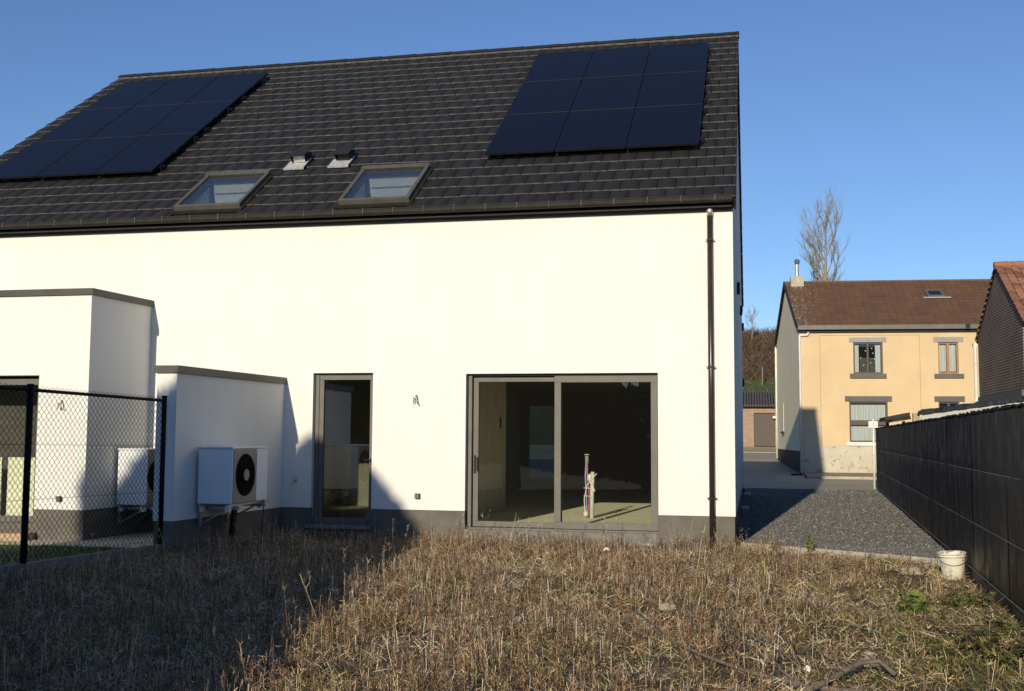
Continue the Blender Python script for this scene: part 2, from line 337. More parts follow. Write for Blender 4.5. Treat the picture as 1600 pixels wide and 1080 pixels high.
while x < RX1-.02:
    x2 = min(x+.42, RX1+.01); z = apex[2]; y = apex[1]; q = .004*(k % 2)
    rt.add([(x,y-.16,z-.09+q),(x,y-.07,z+.0+q),(x,y+.07,z+.0+q),(x,y+.16,z-.09+q),(x2,y-.16,z-.085+q),(x2,y-.07,z+.008+q),(x2,y+.07,z+.008+q),(x2,y+.16,z-.085+q)],[(0,1,5,4),(1,2,6,5),(2,3,7,6),(0,3,2,1),(4,5,6,7)]); x += .41; k += 1
build('ridge_tiles', rt, M['roof'], roof)
b = MB(); b.box(RX0,RX1,apex[1]-.168,apex[1]-.158,apex[2]-.125,apex[2]-.105); build('ridge_batten', b, M['roof_edge'], roof)
vb = RF(); vb.box(RX1-.028,RX1-.004,.06,.22,-.02,RIDGE_S); build('verge_board', vb, M['black'], roof)
# gutter
g = MB((0,-.325,4.985)); prof = [(.0,.118),(-.010,.121),(-.010,.108),(.0,.104),(.004,.052),(.02,.034),(.075,.028),(.118,.034),(.125,.052),(.125,.118)]
g2 = MB((RX0, -.325, 4.985), (0,1,0), (1,0,0), (0,0,1)); g2.prism(prof, 0, -RX0+.0)
gu = build('gutter', g2, M['gutter'], H); build('fascia', MB().box(RX0+.05,-.003,-.17,-.003,4.965,5.0), M['black'], H)
x = -.25
while x > -14: build('bracket', MB().box(x,x+.016,-.338,-.21,5.1065,5.114).box(x,x+.008,-.3355,-.326,5.02,5.106), M['roof_edge'], gu); x -= .49
# downpipe
dp = build('downpipe', MB().tube([(-.33,-.062,0.0),(-.33,-.062,4.90)], .042, 14), M['pipe'], H, True)
for z in (.72,2.62,4.5): b = MB(); b.tube([(-.33,-.062,z-.015),(-.33,-.062,z+.015)], .048, 12); b.box(-.40,-.26,-.068,-.056,z-.008,z+.008); b.box(-.336,-.324,-.02,-.001,z-.01,z+.01); build('clamp', b, M['pipe'], dp)
build('collar', MB().tube([(-.33,-.062,4.86),(-.33,-.075,4.98)], .046, 14), M['zinc'], dp, True)
# gable bits
for y, z in ((3.8,4.3),(8.7,4.45),(13.0,4.5),(13.1,3.05)): build('vent_hood', MB().box(0.001,.055,y-.09,y+.09,z-.12,z+.08), M['black'], H)
# wall fittings
def stub(x, y, z): 
    b = MB(); b.tube([(x-.02,y,z+.0),(x-.03,y-.05,z+.03),(x-.03,y-.06,z-.02),(x-.035,y-.05,z-.06)], .008, 6); b.tube([(x,y,z+.06),(x+.01,y-.05,z+.04),(x+.02,y-.06,z-.04),(x+.045,y-.05,z-.08)], .009, 6); b.tube([(x-.02,y,z+.05),(x+.0,y-.03,z+.07),(x+.015,y-.03,z+.06)], .006, 6)
    build('cable_end', b, M['copper'], H)
def sock(x, y, z):
    s = build('outdoor_socket', MB().box(x-.04,x+.04,y-.045,y-.001,z-.04,z+.04), M['black'], H, bevel=.006); build('cover', MB().box(x-.033,x+.033,y-.055,y-.046,z-.033,z+.03), M['alu'], s)
stub(-4.82,0,2.15); sock(-4.78,0,.67); stub(-9.89,-1.578,2.02); sock(-9.87,-1.578,.62)
b = MB(); b.tube([(-6.80,0,.88),(-6.80,-.09,.88),(-6.80,-.11,.84)], .014); b.tube([(-6.80,-.06,.88),(-6.80,-.06,.93)], .008); b.box(-6.84,-6.76,-.066,-.054,.93,.94); b.tube([(-6.80,-.002,.88),(-6.80,-.012,.88)], .035, 12); build('tap', b, M['zinc'], H)
# flat-roofed extensions (their side walls lean 2.8 degrees off square)
ta = math.tan(R(2.7))
def ext(xr, yl, xl, top, name, win=None):
    c = MB(); k = lambda y: xr + ta*y; m_ = lambda y: xl + (0 if win else ta*y)
    if win: c.holes(xl, k(yl), PZ, top-.1, [win], yl, yl+.3); c.add([(k(yl),yl+.3005,PZ),(k(-.001),-.001,PZ),(k(-.001),-.001,top-.1),(k(yl),yl+.3005,top-.1)],[(0,1,2,3)]); c.quad((k(yl),yl,PZ),(k(yl+.3),yl+.3005,PZ),(k(yl+.3),yl+.3005,top-.1),(k(yl),yl,top-.1))
    else: c.add([(m_(yl),yl,PZ),(k(yl),yl,PZ),(k(-.001),-.001,PZ),(m_(0),-.001,PZ),(m_(yl),yl,top-.1),(k(yl),yl,top-.1),(k(-.001),-.001,top-.1),(m_(0),-.001,top-.1)],[(0,1,5,4),(1,2,6,5),(3,0,4,7),(4,5,6,7)])
    e = build('extension', c, M['render'], H)
    q = MB(); i = .012; zt = PZ-.001; zb = -.4
    if win: q.holes(xl, k(yl)-i, zb, zt, [win], yl+i, yl+.3); q.add([(k(yl)-i,yl+i,zb),(k(0)-i,0,zb),(k(0)-i,0,zt),(k(yl)-i,yl+i,zt)],[(0,1,2,3)])
    else: q.add([(m_(yl)+i,yl+i,zb),(k(yl)-i,yl+i,zb),(k(0)-i,0.0,zb),(m_(0)+i,0.0,zb),(m_(yl)+i,yl+i,zt),(k(yl)-i,yl+i,zt),(k(0)-i,0,zt),(m_(0)+i,0,zt)],[(0,1,5,4),(1,2,6,5),(3,0,4,7)])
    build('plinth', q, M['plinth'], e)
    c = MB(); a = .035; z0 = top-.098; z1 = top
    aw = a*(not win); c.add([(m_(yl)-aw,yl-a,z0),(k(yl)+a,yl-a,z0),(k(0)+a,-.002,z0),(m_(0)-aw,-.002,z0)]+[(m_(yl)-aw,yl-a,z1),(k(yl)+a,yl-a,z1),(k(0)+a,-.002,z1+.0),(m_(0)-aw,-.002,z1)],[(0,3,2,1),(4,5,6,7),(0,1,5,4),(1,2,6,5),(3,0,4,7)])
    build('coping', c, M['coping'], e); return e
e1 = ext(-9.387, -1.578, GX0+.05, 3.78, 'a', H_L)
e2 = ext(-7.012, -3.10, -7.30, 2.50, 'b')
wa = build('window', MB().frame(H_L[0]+.002, H_L[1]-.002, H_L[2]+.002, H_L[3]-.05, .09, -1.47, -1.40), M['alu'], e1)
build('window_pane', MB().box(H_L[0]+.09, H_L[1]-.09, -1.44, -1.43, H_L[2]+.09, H_L[3]-.14), M['glass'], e1)
b = MB(); b.box(-13.6,-9.8,-.5,-.4,0,3.6); build('inner_wall', b, M['innerdark'], e1); build('floor', MB().box(-13.9,-9.8,-1.25,.6,.0,.2), M['floor'], e1)
# skylights
for si, h in enumerate(SK):
    x0, x1, s0, s1 = h
    b = RF(); b.frame(x0-.05, x1+.05, s0-.09, s1+.04, .055, -.012, .03); sky = build('skylight', b, M['gutter'], roof)
    b = RF(); b.frame(x0+.0, x1-.0, s0+.0, s1-.0, .062, -.08, .1); fr = build('skylight_frame', b, M['skyf'], roof, bevel=.006)
    b = RF(); b.box(x0-.01,x1+.01,-.10,-.0805,s1-.08,s1+.02); build('top_cover', b, M['skyf'], roof)
    b = RF(); b.box(x0+.0615, x1-.0615, -.06, -.056, s0+.0615, s1-.0615); build('skylight_pane', b, M['glass_sky'], roof)
    A = P0+al*(s0+.02); B = P0+al*(s1-.02); yb = B[1]+.04
    b = MB(); b.quad((x0+.03,A[1]+.05,A[2]-.9),(x0+.03,yb,A[2]-.9),(x0+.03,yb,B[2]-.02),(x0+.03,A[1]+.05,A[2]-.02)); b.quad((x1-.03,A[1]+.05,A[2]-.9),(x1-.03,yb,A[2]-.9),(x1-.03,yb,B[2]-.02),(x1-.03,A[1]+.05,A[2]-.02))
    b.quad((x0,yb,A[2]-.9),(x1,yb,A[2]-.9),(x1,yb,B[2]-.02),(x0,yb,B[2]-.02)); b.quad((x0,A[1]+.05,A[2]-.9),(x1,A[1]+.05,A[2]-.9),(x1,A[1]+.05,A[2]-.05),(x0,A[1]+.05,A[2]-.05)); b.quad((x0,A[1],A[2]-.9),(x1,A[1],A[2]-.9),(x1,yb,A[2]-.9),(x0,yb,A[2]-.9))
    build('skylight_lining', b, M['white_in'], roof)
    b = RF(); b.box(x0+.09,x1-.09,-.03,-.022,s1-.36,s1-.34); b.box(x0+.45,x0+.465,-.035,-.022,s1-.36,s1-.31); b.box(x0+.85,x0+.865,-.035,-.022,s1-.36,s1-.31); build('skylight_bar', b, M['zinc'], roof)
# roof vents (tile vents with lead aprons)
for vi, (x, s) in enumerate(((-7.72, 1.88), (-6.90, 1.88))):
    b = RF(); N = 10
    for i in range(N):
        for j in range(5):
            xx = x+i*.038; ss = s+j*.07; hh = lambda a, c: -.022-.012*abs(noise.noise((a*30+vi*5, c*30, 2)))
            b.quad((xx,hh(i,j),ss),(xx+.038,hh(i+1,j),ss),(xx+.038,hh(i+1,j+1),ss+.07),(xx,hh(i,j+1),ss+.07))
    b.box(x,x+.38,-.03,.0,s-.006,s); b.box(x+.345,x+.38,-.042,-.02,s,s+.42)
    lead = build('lead_apron', b, M['lead'], roof)
    b = RF(); b.add([(x+.10,-.03,s+.22),(x+.34,-.03,s+.22),(x+.34,-.03,s+.52),(x+.10,-.03,s+.52),(x+.08,-.17,s+.22),(x+.34,-.17,s+.22),(x+.34,-.10,s+.60),(x+.10,-.10,s+.60)],[(4,5,6,7),(1,2,6,5),(2,3,7,6),(3,0,4,7)]); b.box(x+.06,x+.36,-.185,-.172,s+.18,s+.5)
    build('vent_cowl', b, M['roof'], roof); b = RF(); b.box(x+.11,x+.33,-.15,-.03,s+.26,s+.27); build('vent_mouth', b, M['lead'] if vi == 0 else M['black'], roof)
# solar panels
cols = ['left', 'middle', 'right']; rows = ['bottom', 'middle', 'top']
for ai, (x0, an) in enumerate(((-13.76, 'left'), (-4.08, 'right'))):
    for c_ in range(3):
        for r_ in range(3):
            a = x0 + c_*1.185; s = 1.88 + r_*1.915; a1 = a+1.168; s1 = s+1.905
            base = P0 + V3(a,0,0) + al*s
            nm = ('%s row, %s column' % (rows[r_], cols[c_]))
            L_ = 'solar panel, %s, %s array on black roof' % (nm, an)
            T = thing('solar_panel', L_, 'solar panel', tuple(base), 'solar panels on the roof of the white house')
            b = RF(); b.frame(a, a1, s, s1, .012, -.125, -.085); build('frame', b, M['pvf'], T)
            b = RF(); b.box(a+.0125, a1-.0125, -.1225, -.112, s+.0125, s1-.0125); build('panel_glass', b, M['pv'], T)
            if r_ < 2: b = RF(); b.box(a+.002, a1-.002, -.127, -.1255, s1-.005, s1+.0); build('seam', b, M['pvline'], T)
            if c_ == 2:
                for ds in ((.35,1.5) if r_ else (.3,1.75)):
                    b = RF(); b.box(a-1.0,a1+.09,-.085,-.05,s+ds,s+ds+.04); b.box(a1+.02,a1+.05,-.084,-.02,s+ds-.07,s+ds); build('mounting_rail', b, M['pvf'], T)
                b = RF(); b.box(a1+.002,a1+.03,-.13,-.09,s+.9,s+.96); build('clamp', b, M['pvf'], T)

# steps at gable
for nm, (y0, y1, z) in (('wide', (7.1, 8.0, .14)), ('far', (12.6, 13.4, .16))):
    build('step', MB().box(.001, .16, y0, y1, 0.0, z), M['bluestone'], H, bevel=.01)

# ------------------------------------------------------------------ heat pumps
def heat_pump(x, y0, y1, z0, z1, dx, label):
    T = thing('heat_pump', label, 'heat pump', (x, (y0+y1)/2, z0), 'heat pump outdoor units')
    c = build('casing', MB().box(x, x+dx, y0, y1, z0, z1-.03), M['hpwhite'], T, bevel=.012)
    build('lid', MB().box(x-.008, x+dx+.01, y0-.012, y1+.01, z1-.029, z1), M['hpwhite'], T, bevel=.008)
    build('corner_panel', MB().box(x+dx*.84, x+dx+.004, y0-.006, y0-.0005, z0+.01, z1-.04), M['hpwhite'], T)
    L = y1-y0; gy0, gy1 = y0+.03, y0+L*.66; b = MB(); zz = z0+.02
    b.box(x+dx+.001, x+dx+.006, gy0, gy1, z0+.01, z1-.035)
    while zz < z1-.06: b.box(x+dx+.006, x+dx+.014, gy0, gy1, zz, zz+.032); zz += .045
    g = build('grille', b, M['hpgrill'], T)
    cy, cz, rad = (gy0+gy1)/2, (z0+z1)/2, .29 if L > .9 else .25
    FB = lambda: MB((x+dx+.015, cy, cz), (0,1,0), (1,0,0), (0,0,1))
    b = FB(); n = 40
    b.add([(rad*math.cos(2*PI*k/n), .0, rad*math.sin(2*PI*k/n)) for k in range(n)], [tuple(range(n))]); build('fan_opening', b, M['hpfan'], T)
    b = FB()
    for q in (.95,.84,.73,.62,.51,.40): b.tube([(rad*q*math.cos(2*PI*k/n), .012, rad*q*math.sin(2*PI*k/n)) for k in range(n+1)], .0035, 4, False)
    for k in range(12): w_ = 2*PI*k/12; b.tube([(rad*.3*math.cos(w_), .014, rad*.3*math.sin(w_)), (rad*math.cos(w_), .014, rad*math.sin(w_))], .0035, 4)
    build('fan_guard', b, M['hpfan'], T)
    b = FB(); b.tube([(0,.004,0),(0,.022,0)], rad*.27, 20); build('hub', b, M['hpgrill'], T)
    build('service_panel', MB().box(x+dx+.001, x+dx+.02, gy1+.005, y1-.01, z0+.01, z1-.035), M['hpwhite'], T, bevel=.006)
    build('badge', MB().box(x+dx+.0205, x+dx+.022, y1-.22, y1-.13, z0+.09, z0+.102), M['galv'], T)
    b = MB()
    for yy in (y0+.12, y1-.16): b.box(x-.045, x-.01, yy, yy+.04, z0-.30, z0+.32); b.box(x-.01, x+dx+.06, yy, yy+.04, z0-.075, z0-.035); b.bar((x-.01,yy+.02,z0-.28),(x+dx*.75,yy+.02,z0-.08),.03,.02)
    b.box(x+.03, x+.07, y0-.03, y1+.2, z0-.034, z0-.006); b.box(x+dx-.08, x+dx-.04, y0-.03, y1+.2, z0-.034, z0-.006)
    build('wall_bracket', b, M['galv'], T)
    for yy in (y0+.02, y1-.06):
        for xx in (x+.03, x+dx-.09): build('rubber_foot', MB().box(xx, xx+.06, yy-.02, yy+.05, z0-.10, z0-.036), M['plastic_w'], T)
    return T
hp = heat_pump(-7.075, -2.62, -1.55, .66, 1.43, .50, 'white heat pump unit hung on the low extension wall, fan grille facing right')
b = MB(); b.tube([(-6.88,-1.9,.64),(-6.90,-1.9,.3),(-6.92,-1.95,-.1)], .045, 10); build('insulated_pipe', b, M['black'], hp)
b = MB(); b.tube([(-6.80,-2.1,.64),(-6.78,-2.1,.3),(-6.8,-2.15,-.1)], .03, 8); build('insulated_pipe', b, M['black'], hp)
b = MB(); b.tube([(-6.62,-1.62,.6),(-6.58,-1.6,.66),(-6.55,-1.7,.3),(-6.57,-1.7,-.08)], .008, 6); build('cable', b, M['black'], hp)
heat_pump(-9.375, -.86, -.12, .50, 1.37, .50, 'white heat pump unit behind the chain-link fence, on the side of the tall extension')

# pipes standing in the room
T = thing('pipe_bundle', 'bundle of grey conduit with red and blue hoses standing behind the sliding door', 'pipes', (-2.55, 3.0, .17))
x, y = -2.55, 3.0
build('conduit', MB().tube([(x+.03,y,.17),(x+.035,y,.65),(x+.045,y,.98)], .035, 12), plain('conduit_grey', (.6,.6,.57), .5), T, True)
build('blue_hose', MB().tube([(x-.06,y,.17),(x-.065,y,.6),(x-.085,y,.9),(x-.07,y,1.16)], .014), M['blue'], T, True)
build('red_hose', MB().tube([(x-.03,y+.02,.17),(x-.015,y,.6),(x-.05,y,.9),(x-.05,y,1.16)], .014), M['red'], T, True)
b = MB(); b.tube([(x-.075,y,1.14),(x-.075,y,1.26)], .015); b.tube([(x-.045,y,1.14),(x-.045,y,1.26)], .015); b.tube([(x-.10,y,1.28),(x-.02,y,1.28)], .009); build('hose_end', b, M['zinc'], T)
b = MB(); b.tube([(x-.08,y-.03,.2),(x-.10,y-.03,.5),(x-.05,y-.03,.75),(x+.0,y-.04,.80),(x+.08,y-.04,.65)], .009); b.tube([(x-.04,y-.04,.75),(x+.04,y-.05,.86),(x+.12,y-.03,.95)], .008); b.tube([(x-.02,y-.04,.92),(x+.03,y-.05,.8),(x+.09,y-.04,.64)], .009)
for z in (.56,.70): b.tube([(x-.11,y-.03,z),(x+.04,y-.05,z-.01)], .006)
build('strap', b, M['plastic_w'], T)
b = MB(); b.lathe([(.0,-.07),(.035,-.05),(.045,0),(.03,.05),(.0,.07)], (x-.005,y-.03,.88), 10); b.lathe([(.0,-.05),(.04,-.03),(.045,.02),(.0,.06)], (x-.07,y-.03,.25), 10); build('plaster_lump', b, M['plastic_w'], T)
# pale boards behind the neighbour's glass
T = thing('cream_boards', 'pale cream boards standing behind the lower part of the window behind the fence', 'boards', (-11, -1.2, .2))
for a in (-12.7,-11.87,-11.04): build('board', MB().box(a, a+.72, -1.22, -1.19, .2, 1.22), plain('cream_board', (.8,.82,.62), .6, var=.04), T)

# ------------------------------------------------------------------ drive, road, pavement
def fx(y): return 2.93 + .0557*y
t = NT('gravel'); vo = t.N('TexVoronoi'); vo.inputs['Scale'].default_value = 55; t.L(t.pos(), vo.inputs['Vector'])
c = t.ramp(vo.outputs['Color'], [(0, (.09,.086,.08)), (.6, (.19,.18,.165)), (1, (.31,.29,.26))])
M['gravel'] = t.pbr(c, .75, 0, t.bump(vo.outputs['Distance'], 1., .02), .4)
eg = lambda x: .70 - (x-.13)*.615      # front edging line
v, f = grid(np.linspace(0, 1, 30), np.linspace(0, 1, 120), lambda X, Y: X*0)
def drv(P):
    u, w_ = P[:,0], P[:,1]; x_ = .0; xr = 2.9; y0 = .05
    X = -.0 + u*(1); yb = np.interp(u, [0,1], [.78,-.92]); Y = yb + (19.25-yb)*w_; XX = .0 + u*(fx(Y)-.02); return np.stack([XX, Y, np.full_like(X, .012) + .012*vnoise(XX*1., Y, 1.2, 4)], -1)
struct(npmesh('gravel_drive', drv(v), f, M['gravel'], smooth=True))
# loose chippings
def octs(P, rad, sq=.6):
    n = len(P); d = np.array([(1,0,0),(0,1,0),(-1,0,0),(0,-1,0),(0,0,1),(0,0,-1)], float)
    ang = rng.uniform(0, 2*PI, n); s_ = rad[:,None,None]*(d[None]*np.stack([rng.uniform(.6,1.4,n), rng.uniform(.6,1.4,n), rng.uniform(.4,1.,n)*sq*1.4], -1)[:,None,:])
    c_, q = np.cos(ang)[:,None], np.sin(ang)[:,None]; X = s_[...,0]*c_-s_[...,1]*q; Y = s_[...,0]*q+s_[...,1]*c_
    tl = rng.uniform(-.7,.7,(n,1)); Z = s_[...,2]+X*tl
    v = np.stack([X,Y,Z],-1)+P[:,None,:]; fc = np.array([(0,1,4),(1,2,4),(2,3,4),(3,0,4),(1,0,5),(2,1,5),(3,2,5),(0,3,5)])
    return v.reshape(-1,3), (fc[None]+6*np.arange(n)[:,None,None]).reshape(-1,3)
n = 60000; w_ = rng.uniform(0,1,n)**1.6; u = rng.uniform(.0,1,n); yb = np.interp(u,[0,1],[.78,-.92]); Y = yb+(19.2-yb)*w_; X = .03+u*(fx(Y)-.08)
P = np.stack([X, Y, np.full(n,.020)], -1); v, f = octs(P, rng.uniform(.006,.014,n)*(1+.02*np.maximum(Y,0)))
tag(npmesh('gravel', v, f, m_island('chippings', [(0,(.085,.082,.078)),(.55,(.165,.158,.148)),(.9,(.26,.245,.225)),(.985,(.50,.47,.42)),(1,(.85,.8,.72))], .6)), None, None, kind='stuff')
T = thing('edging_kerb', 'low concrete edging between the dark gravel drive and the stubble', 'kerb', (1.4,0,0))
k = 0; x = .05
while x < 2.8:
    x2 = min(x+.85, 2.84); b = MB(); ya, yb = eg(x), eg(x2)
    b.add([(x+.003,ya-.06,-.22),(x2-.003,yb-.06,-.22),(x2-.003,yb,-.22),(x+.003,ya,-.22),(x+.003,ya-.06,.035),(x2-.003,yb-.06,.035),(x2-.003,yb,.035),(x+.003,ya,.035)],[(0,3,2,1),(4,5,6,7),(0,1,5,4),(1,2,6,5),(2,3,7,6),(3,0,4,7)])
    build('kerb_stone', b, M['concrete'], T, bevel=.006); x = x2
t = NT('asphalt'); c = t.ramp(t.noise(1.1, 7, t.pos((.4,1,1))), [(.35, (.33,.275,.185)), (.65, (.42,.355,.25))]); M['asphalt'] = t.pbr(t.mix(t.ramp(t.noise(90, 3), [(.55,(0,0,0)),(.7,(.5,.5,.5))]), c, (.46,.41,.32)), .85, 0, t.bump(t.noise(120,2), .4, .004), .3)
b = MB(); b.quad((-40,19.25,.006),(60,19.25,.006),(60,28.4,.012),(-40,28.4,.012)); struct(build('road', b, M['asphalt']))
M['pav'] = plain('pavement_slabs', (.27,.215,.12), .9, var=.3, vs=2.5, bs=20, bst=.4)
b = MB(); b.add([(2.3,28.5,.10),(40,28.5,.10),(40,34.3,.2),(2.3,31.2,.19)],[(0,1,2,3)]); struct(build('pavement', b, M['pav']))
b = MB(); b.box(2.3,40,28.4,28.5,-.05,.115); struct(build('kerb', b, M['concrete'], bevel=.01))
ys = np.linspace(28.41, 50.2, 12); v, f = grid(np.linspace(-14, 2.29, 6), ys, lambda X, Y: gz(X,Y)+.02); struct(npmesh('lane', v, f, M['asphalt']))
b = MB(); b.box(-.8,1.9,46.3,46.5,.75,.80); build('drain_strip', b, M['concrete']); struct(bpy.data.objects['drain_strip'])
b = MB(); b.box(1.75,2.2,30.0,30.5,.1,.14); tag(build('manhole_cover', b, M['black']), 'dark drain cover on the ground at the corner of the yellow house', 'drain')

# neighbour's garden
t = NT('lawn'); M['lawn'] = t.pbr(t.ramp(t.noise(8,6), [(.3,(.018,.035,.012)),(.7,(.04,.075,.02))]), .9)
v, f = grid(np.linspace(-30,-7.2,60), np.linspace(-13.5,-2.2,30), lambda X,Y: .0+.02*vnoise(X,Y,1.,8)); v[:,0] = np.minimum(v[:,0], -7.27+.049*(v[:,1]+3.25)); struct(npmesh('lawn', v, f, M['lawn'], smooth=True))
b = MB(); b.box(-14.3,-7.45,-2.3,-.001,-.2,.012); struct(build('terrace', b, plain('terrace_slabs', (.50,.43,.33), .85, var=.2, vs=2)))
b = MB(); b.box(-12.9,-10.25,-1.9,-1.6,-.02,.12); tag(build('terrace_step', b, plain('terracotta', (.42,.30,.19), .8, var=.15)), 'terracotta step under the window behind the fence', 'step')

# ------------------------------------------------------------------ blades
def blades(P, h, w_, tilt, yawa, bend=0, segs=2):
    """thin upright strips; P base, h length, w width, tilt from vertical, yawa azimuth"""
    n = len(P); d = np.stack([np.sin(tilt)*np.cos(yawa), np.sin(tilt)*np.sin(yawa), np.cos(tilt)], -1)
    a = rng.uniform(0, 2*PI, n); sd = np.stack([np.cos(a), np.sin(a), rng.normal(0,.15,n)], -1); sd -= d*(sd*d).sum(-1,keepdims=True); sd /= np.linalg.norm(sd,axis=1,keepdims=True)
    bd = np.stack([np.cos(yawa+1), np.sin(yawa+1), -np.abs(rng.normal(0,.6,n))], -1)
    vs = []
    for k in range(segs+1):
        q = k/segs; c = P + d*(h*q)[:,None] + bd*(bend*h*q*q)[:,None] if not np.isscalar(bend) or bend else P + d*(h*q)[:,None]
        ww = (w_*(1-.55*q))[:,None]*.5; vs += [c-sd*ww, c+sd*ww]
    v = np.stack(vs, 1).reshape(-1,3); m = 2*(segs+1)
    fc = np.array([(2*k,2*k+1,2*k+3,2*k+2) for k in range(segs)]); f = (fc[None]+m*np.arange(n)[:,None,None]).reshape(-1,4)
    return v, f
def prisms(P, h, w_, tilt, yawa):
    n = len(P); d = np.stack([np.sin(tilt)*np.cos(yawa), np.sin(tilt)*np.sin(yawa), np.cos(tilt)], -1)
    r1 = np.cross(d, np.array([1,0,0.])+.01); r1 /= np.linalg.norm(r1,axis=1,keepdims=True); r2 = np.cross(d, r1); a0 = rng.uniform(0,6,n)
    vs = []
    for q, s_ in ((0,1.),(1,.75)):
        for k in range(3):
            a = a0+2*PI*k/3; vs.append(P+d*(h*q)[:,None]+(r1*np.cos(a)[:,None]+r2*np.sin(a)[:,None])*(w_*s_*.5)[:,None])
    v = np.stack(vs,1).reshape(-1,3); fc = np.array([(0,1,4,3),(1,2,5,4),(2,0,3,5)]); return v, (fc[None]+6*np.arange(n)[:,None,None]).reshape(-1,4)
def fpts(n, y0=-11.8, y1=-.03, x0=-8.6, x1=2.75, dens=None, pw=1.):
    X = rng.uniform(x0,x1,n*3); Y = y0+(y1-y0)*rng.uniform(0,1,n*3)
    Yh = np.where(X > .05, eg(np.clip(X,.05,3))-.1, y1)
    ok = (Y < Yh) & (X < fx(Y)-.1) & (X > -7.19+.049*(Y+3.25)) & ~((X < -6.97+.047*Y) & (Y > -3.15))
    if dens is not None: ok &= rng.uniform(0,1,n*3) < dens(X, Y)
    X, Y = X[ok][:n], Y[ok][:n]; return X, Y
gx, gy = np.linspace(FX0,FX1,160), np.linspace(FY0,1.0,190); GZ = fieldz(*np.meshgrid(gx,gy)); CL = vnoise(*np.meshgrid(gx,gy), 1.1, 21)+.6*vnoise(*np.meshgrid(gx,gy), 2.7, 33)
def samp(G, X, Y):
    i = np.clip(((X-FX0)/(FX1-FX0)*159),0,158.99); j = np.clip((Y-FY0)/(1.0-FY0)*189,0,188.99); a, b = i.astype(int), j.astype(int); p, q = i-a, j-b
    return G[b,a]*(1-p)*(1-q)+G[b,a+1]*p*(1-q)+G[b+1,a]*(1-p)*q+G[b+1,a+1]*p*q
def vert(X, Y): return np.clip(.95 - .8*np.clip((X-.1 - .22*(Y+4))/1.6, 0, 1), .08, 1)*np.clip(.75+1.3*samp(CL,X,Y), .12, 1)*(1-.85*np.exp(-((X+.35)**2/.5+(Y+5.25)**2/.5)))
def mden(X, Y): return np.clip(.95-1.5*np.maximum(samp(CL,-X*.9-5,Y*.8-1),0)**1., .18, 1)*(1-.55*np.exp(-((X+.35)**2/.5+(Y+5.25)**2/.5)))
straw = m_island('dry_stems', [(0,(.08,.056,.035)),(.3,(.30,.22,.14)),(.6,(.55,.44,.29)),(.85,(.80,.70,.50)),(1,(.95,.88,.70))], .8, .15, (.8,(.66,.56,.52)))
X, Y = fpts(13000, dens=vert); n = len(X); hh = (.035+.11*rng.beta(1.6,3.,n))*np.where(rng.uniform(0,1,n) < .05, 1.9, 1)*(1.1+.9*samp(CL,X,Y))
v, f = prisms(np.stack([X,Y,samp(GZ,X,Y)-.01],-1), hh, rng.uniform(.003,.0065,n), np.abs(rng.normal(0,.24,n)), rng.uniform(0,2*PI,n))
tag(npmesh('stubble', v, f, straw), None, None, kind='stuff')
X, Y = fpts(1500, dens=vert); n = len(X)
v, f = prisms(np.stack([X,Y,samp(GZ,X,Y)-.01],-1), .08+.2*rng.beta(1.3,2.6,n), rng.uniform(.006,.010,n), np.abs(rng.normal(0,.12,n)), rng.uniform(0,2*PI,n))
tag(npmesh('cut_stems', v, f, m_island('pale_stems', [(0,(.42,.34,.23)),(1,(.74,.67,.50))], .7)), None, None, kind='stuff')
mat_m = m_island('matted_straw', [(0,(.07,.047,.030)),(.3,(.25,.18,.11)),(.65,(.60,.48,.31)),(1,(.97,.88,.65))], .85, .1, (.7,(.68,.55,.46)))
X, Y = fpts(120000, dens=mden); n = len(X)
v, f = blades(np.stack([X,Y,samp(GZ,X,Y)+rng.uniform(0,.035,n)],-1), rng.uniform(.03,.13,n), rng.uniform(.003,.0085,n), rng.normal(1.15,.38,n), rng.uniform(0,2*PI,n), .3)
tag(npmesh('dead_grass', v, f, mat_m), None, None, kind='stuff')
# brushy dead weeds: stem with short side twigs
X, Y = fpts(9500, dens=vert); n = len(X); hs = (.07+.2*rng.beta(1.5,3.,n))*(1.1+.9*samp(CL,X,Y)); Z = samp(GZ,X,Y)
base = np.stack([X,Y,Z],-1); v1, f1 = prisms(base, hs, rng.uniform(.003,.005,n), np.abs(rng.normal(0,.15,n)), rng.uniform(0,2*PI,n))
K = 18; q = rng.uniform(.12,1.,(n,K)); tb = base[:,None,:]+np.stack([rng.normal(0,.008,(n,K)),rng.normal(0,.008,(n,K)), hs[:,None]*q],-1); tb = tb.reshape(-1,3)
v2, f2 = blades(tb, rng.uniform(.012,.055,n*K), rng.uniform(.002,.006,n*K), rng.uniform(.15,1.4,n*K), rng.uniform(0,2*PI,n*K), .2, 1)
v = np.r_[v1,v2]; f = np.r_[f1, f2+len(v1)]
weedm = m_island('dead_weed', [(0,(.05,.034,.026)),(.4,(.26,.165,.11)),(.8,(.54,.37,.25)),(1,(.88,.74,.55))], .85, .1, (1.1,0))
tag(npmesh('dead_weeds', v, f, weedm), None, None, kind='stuff')
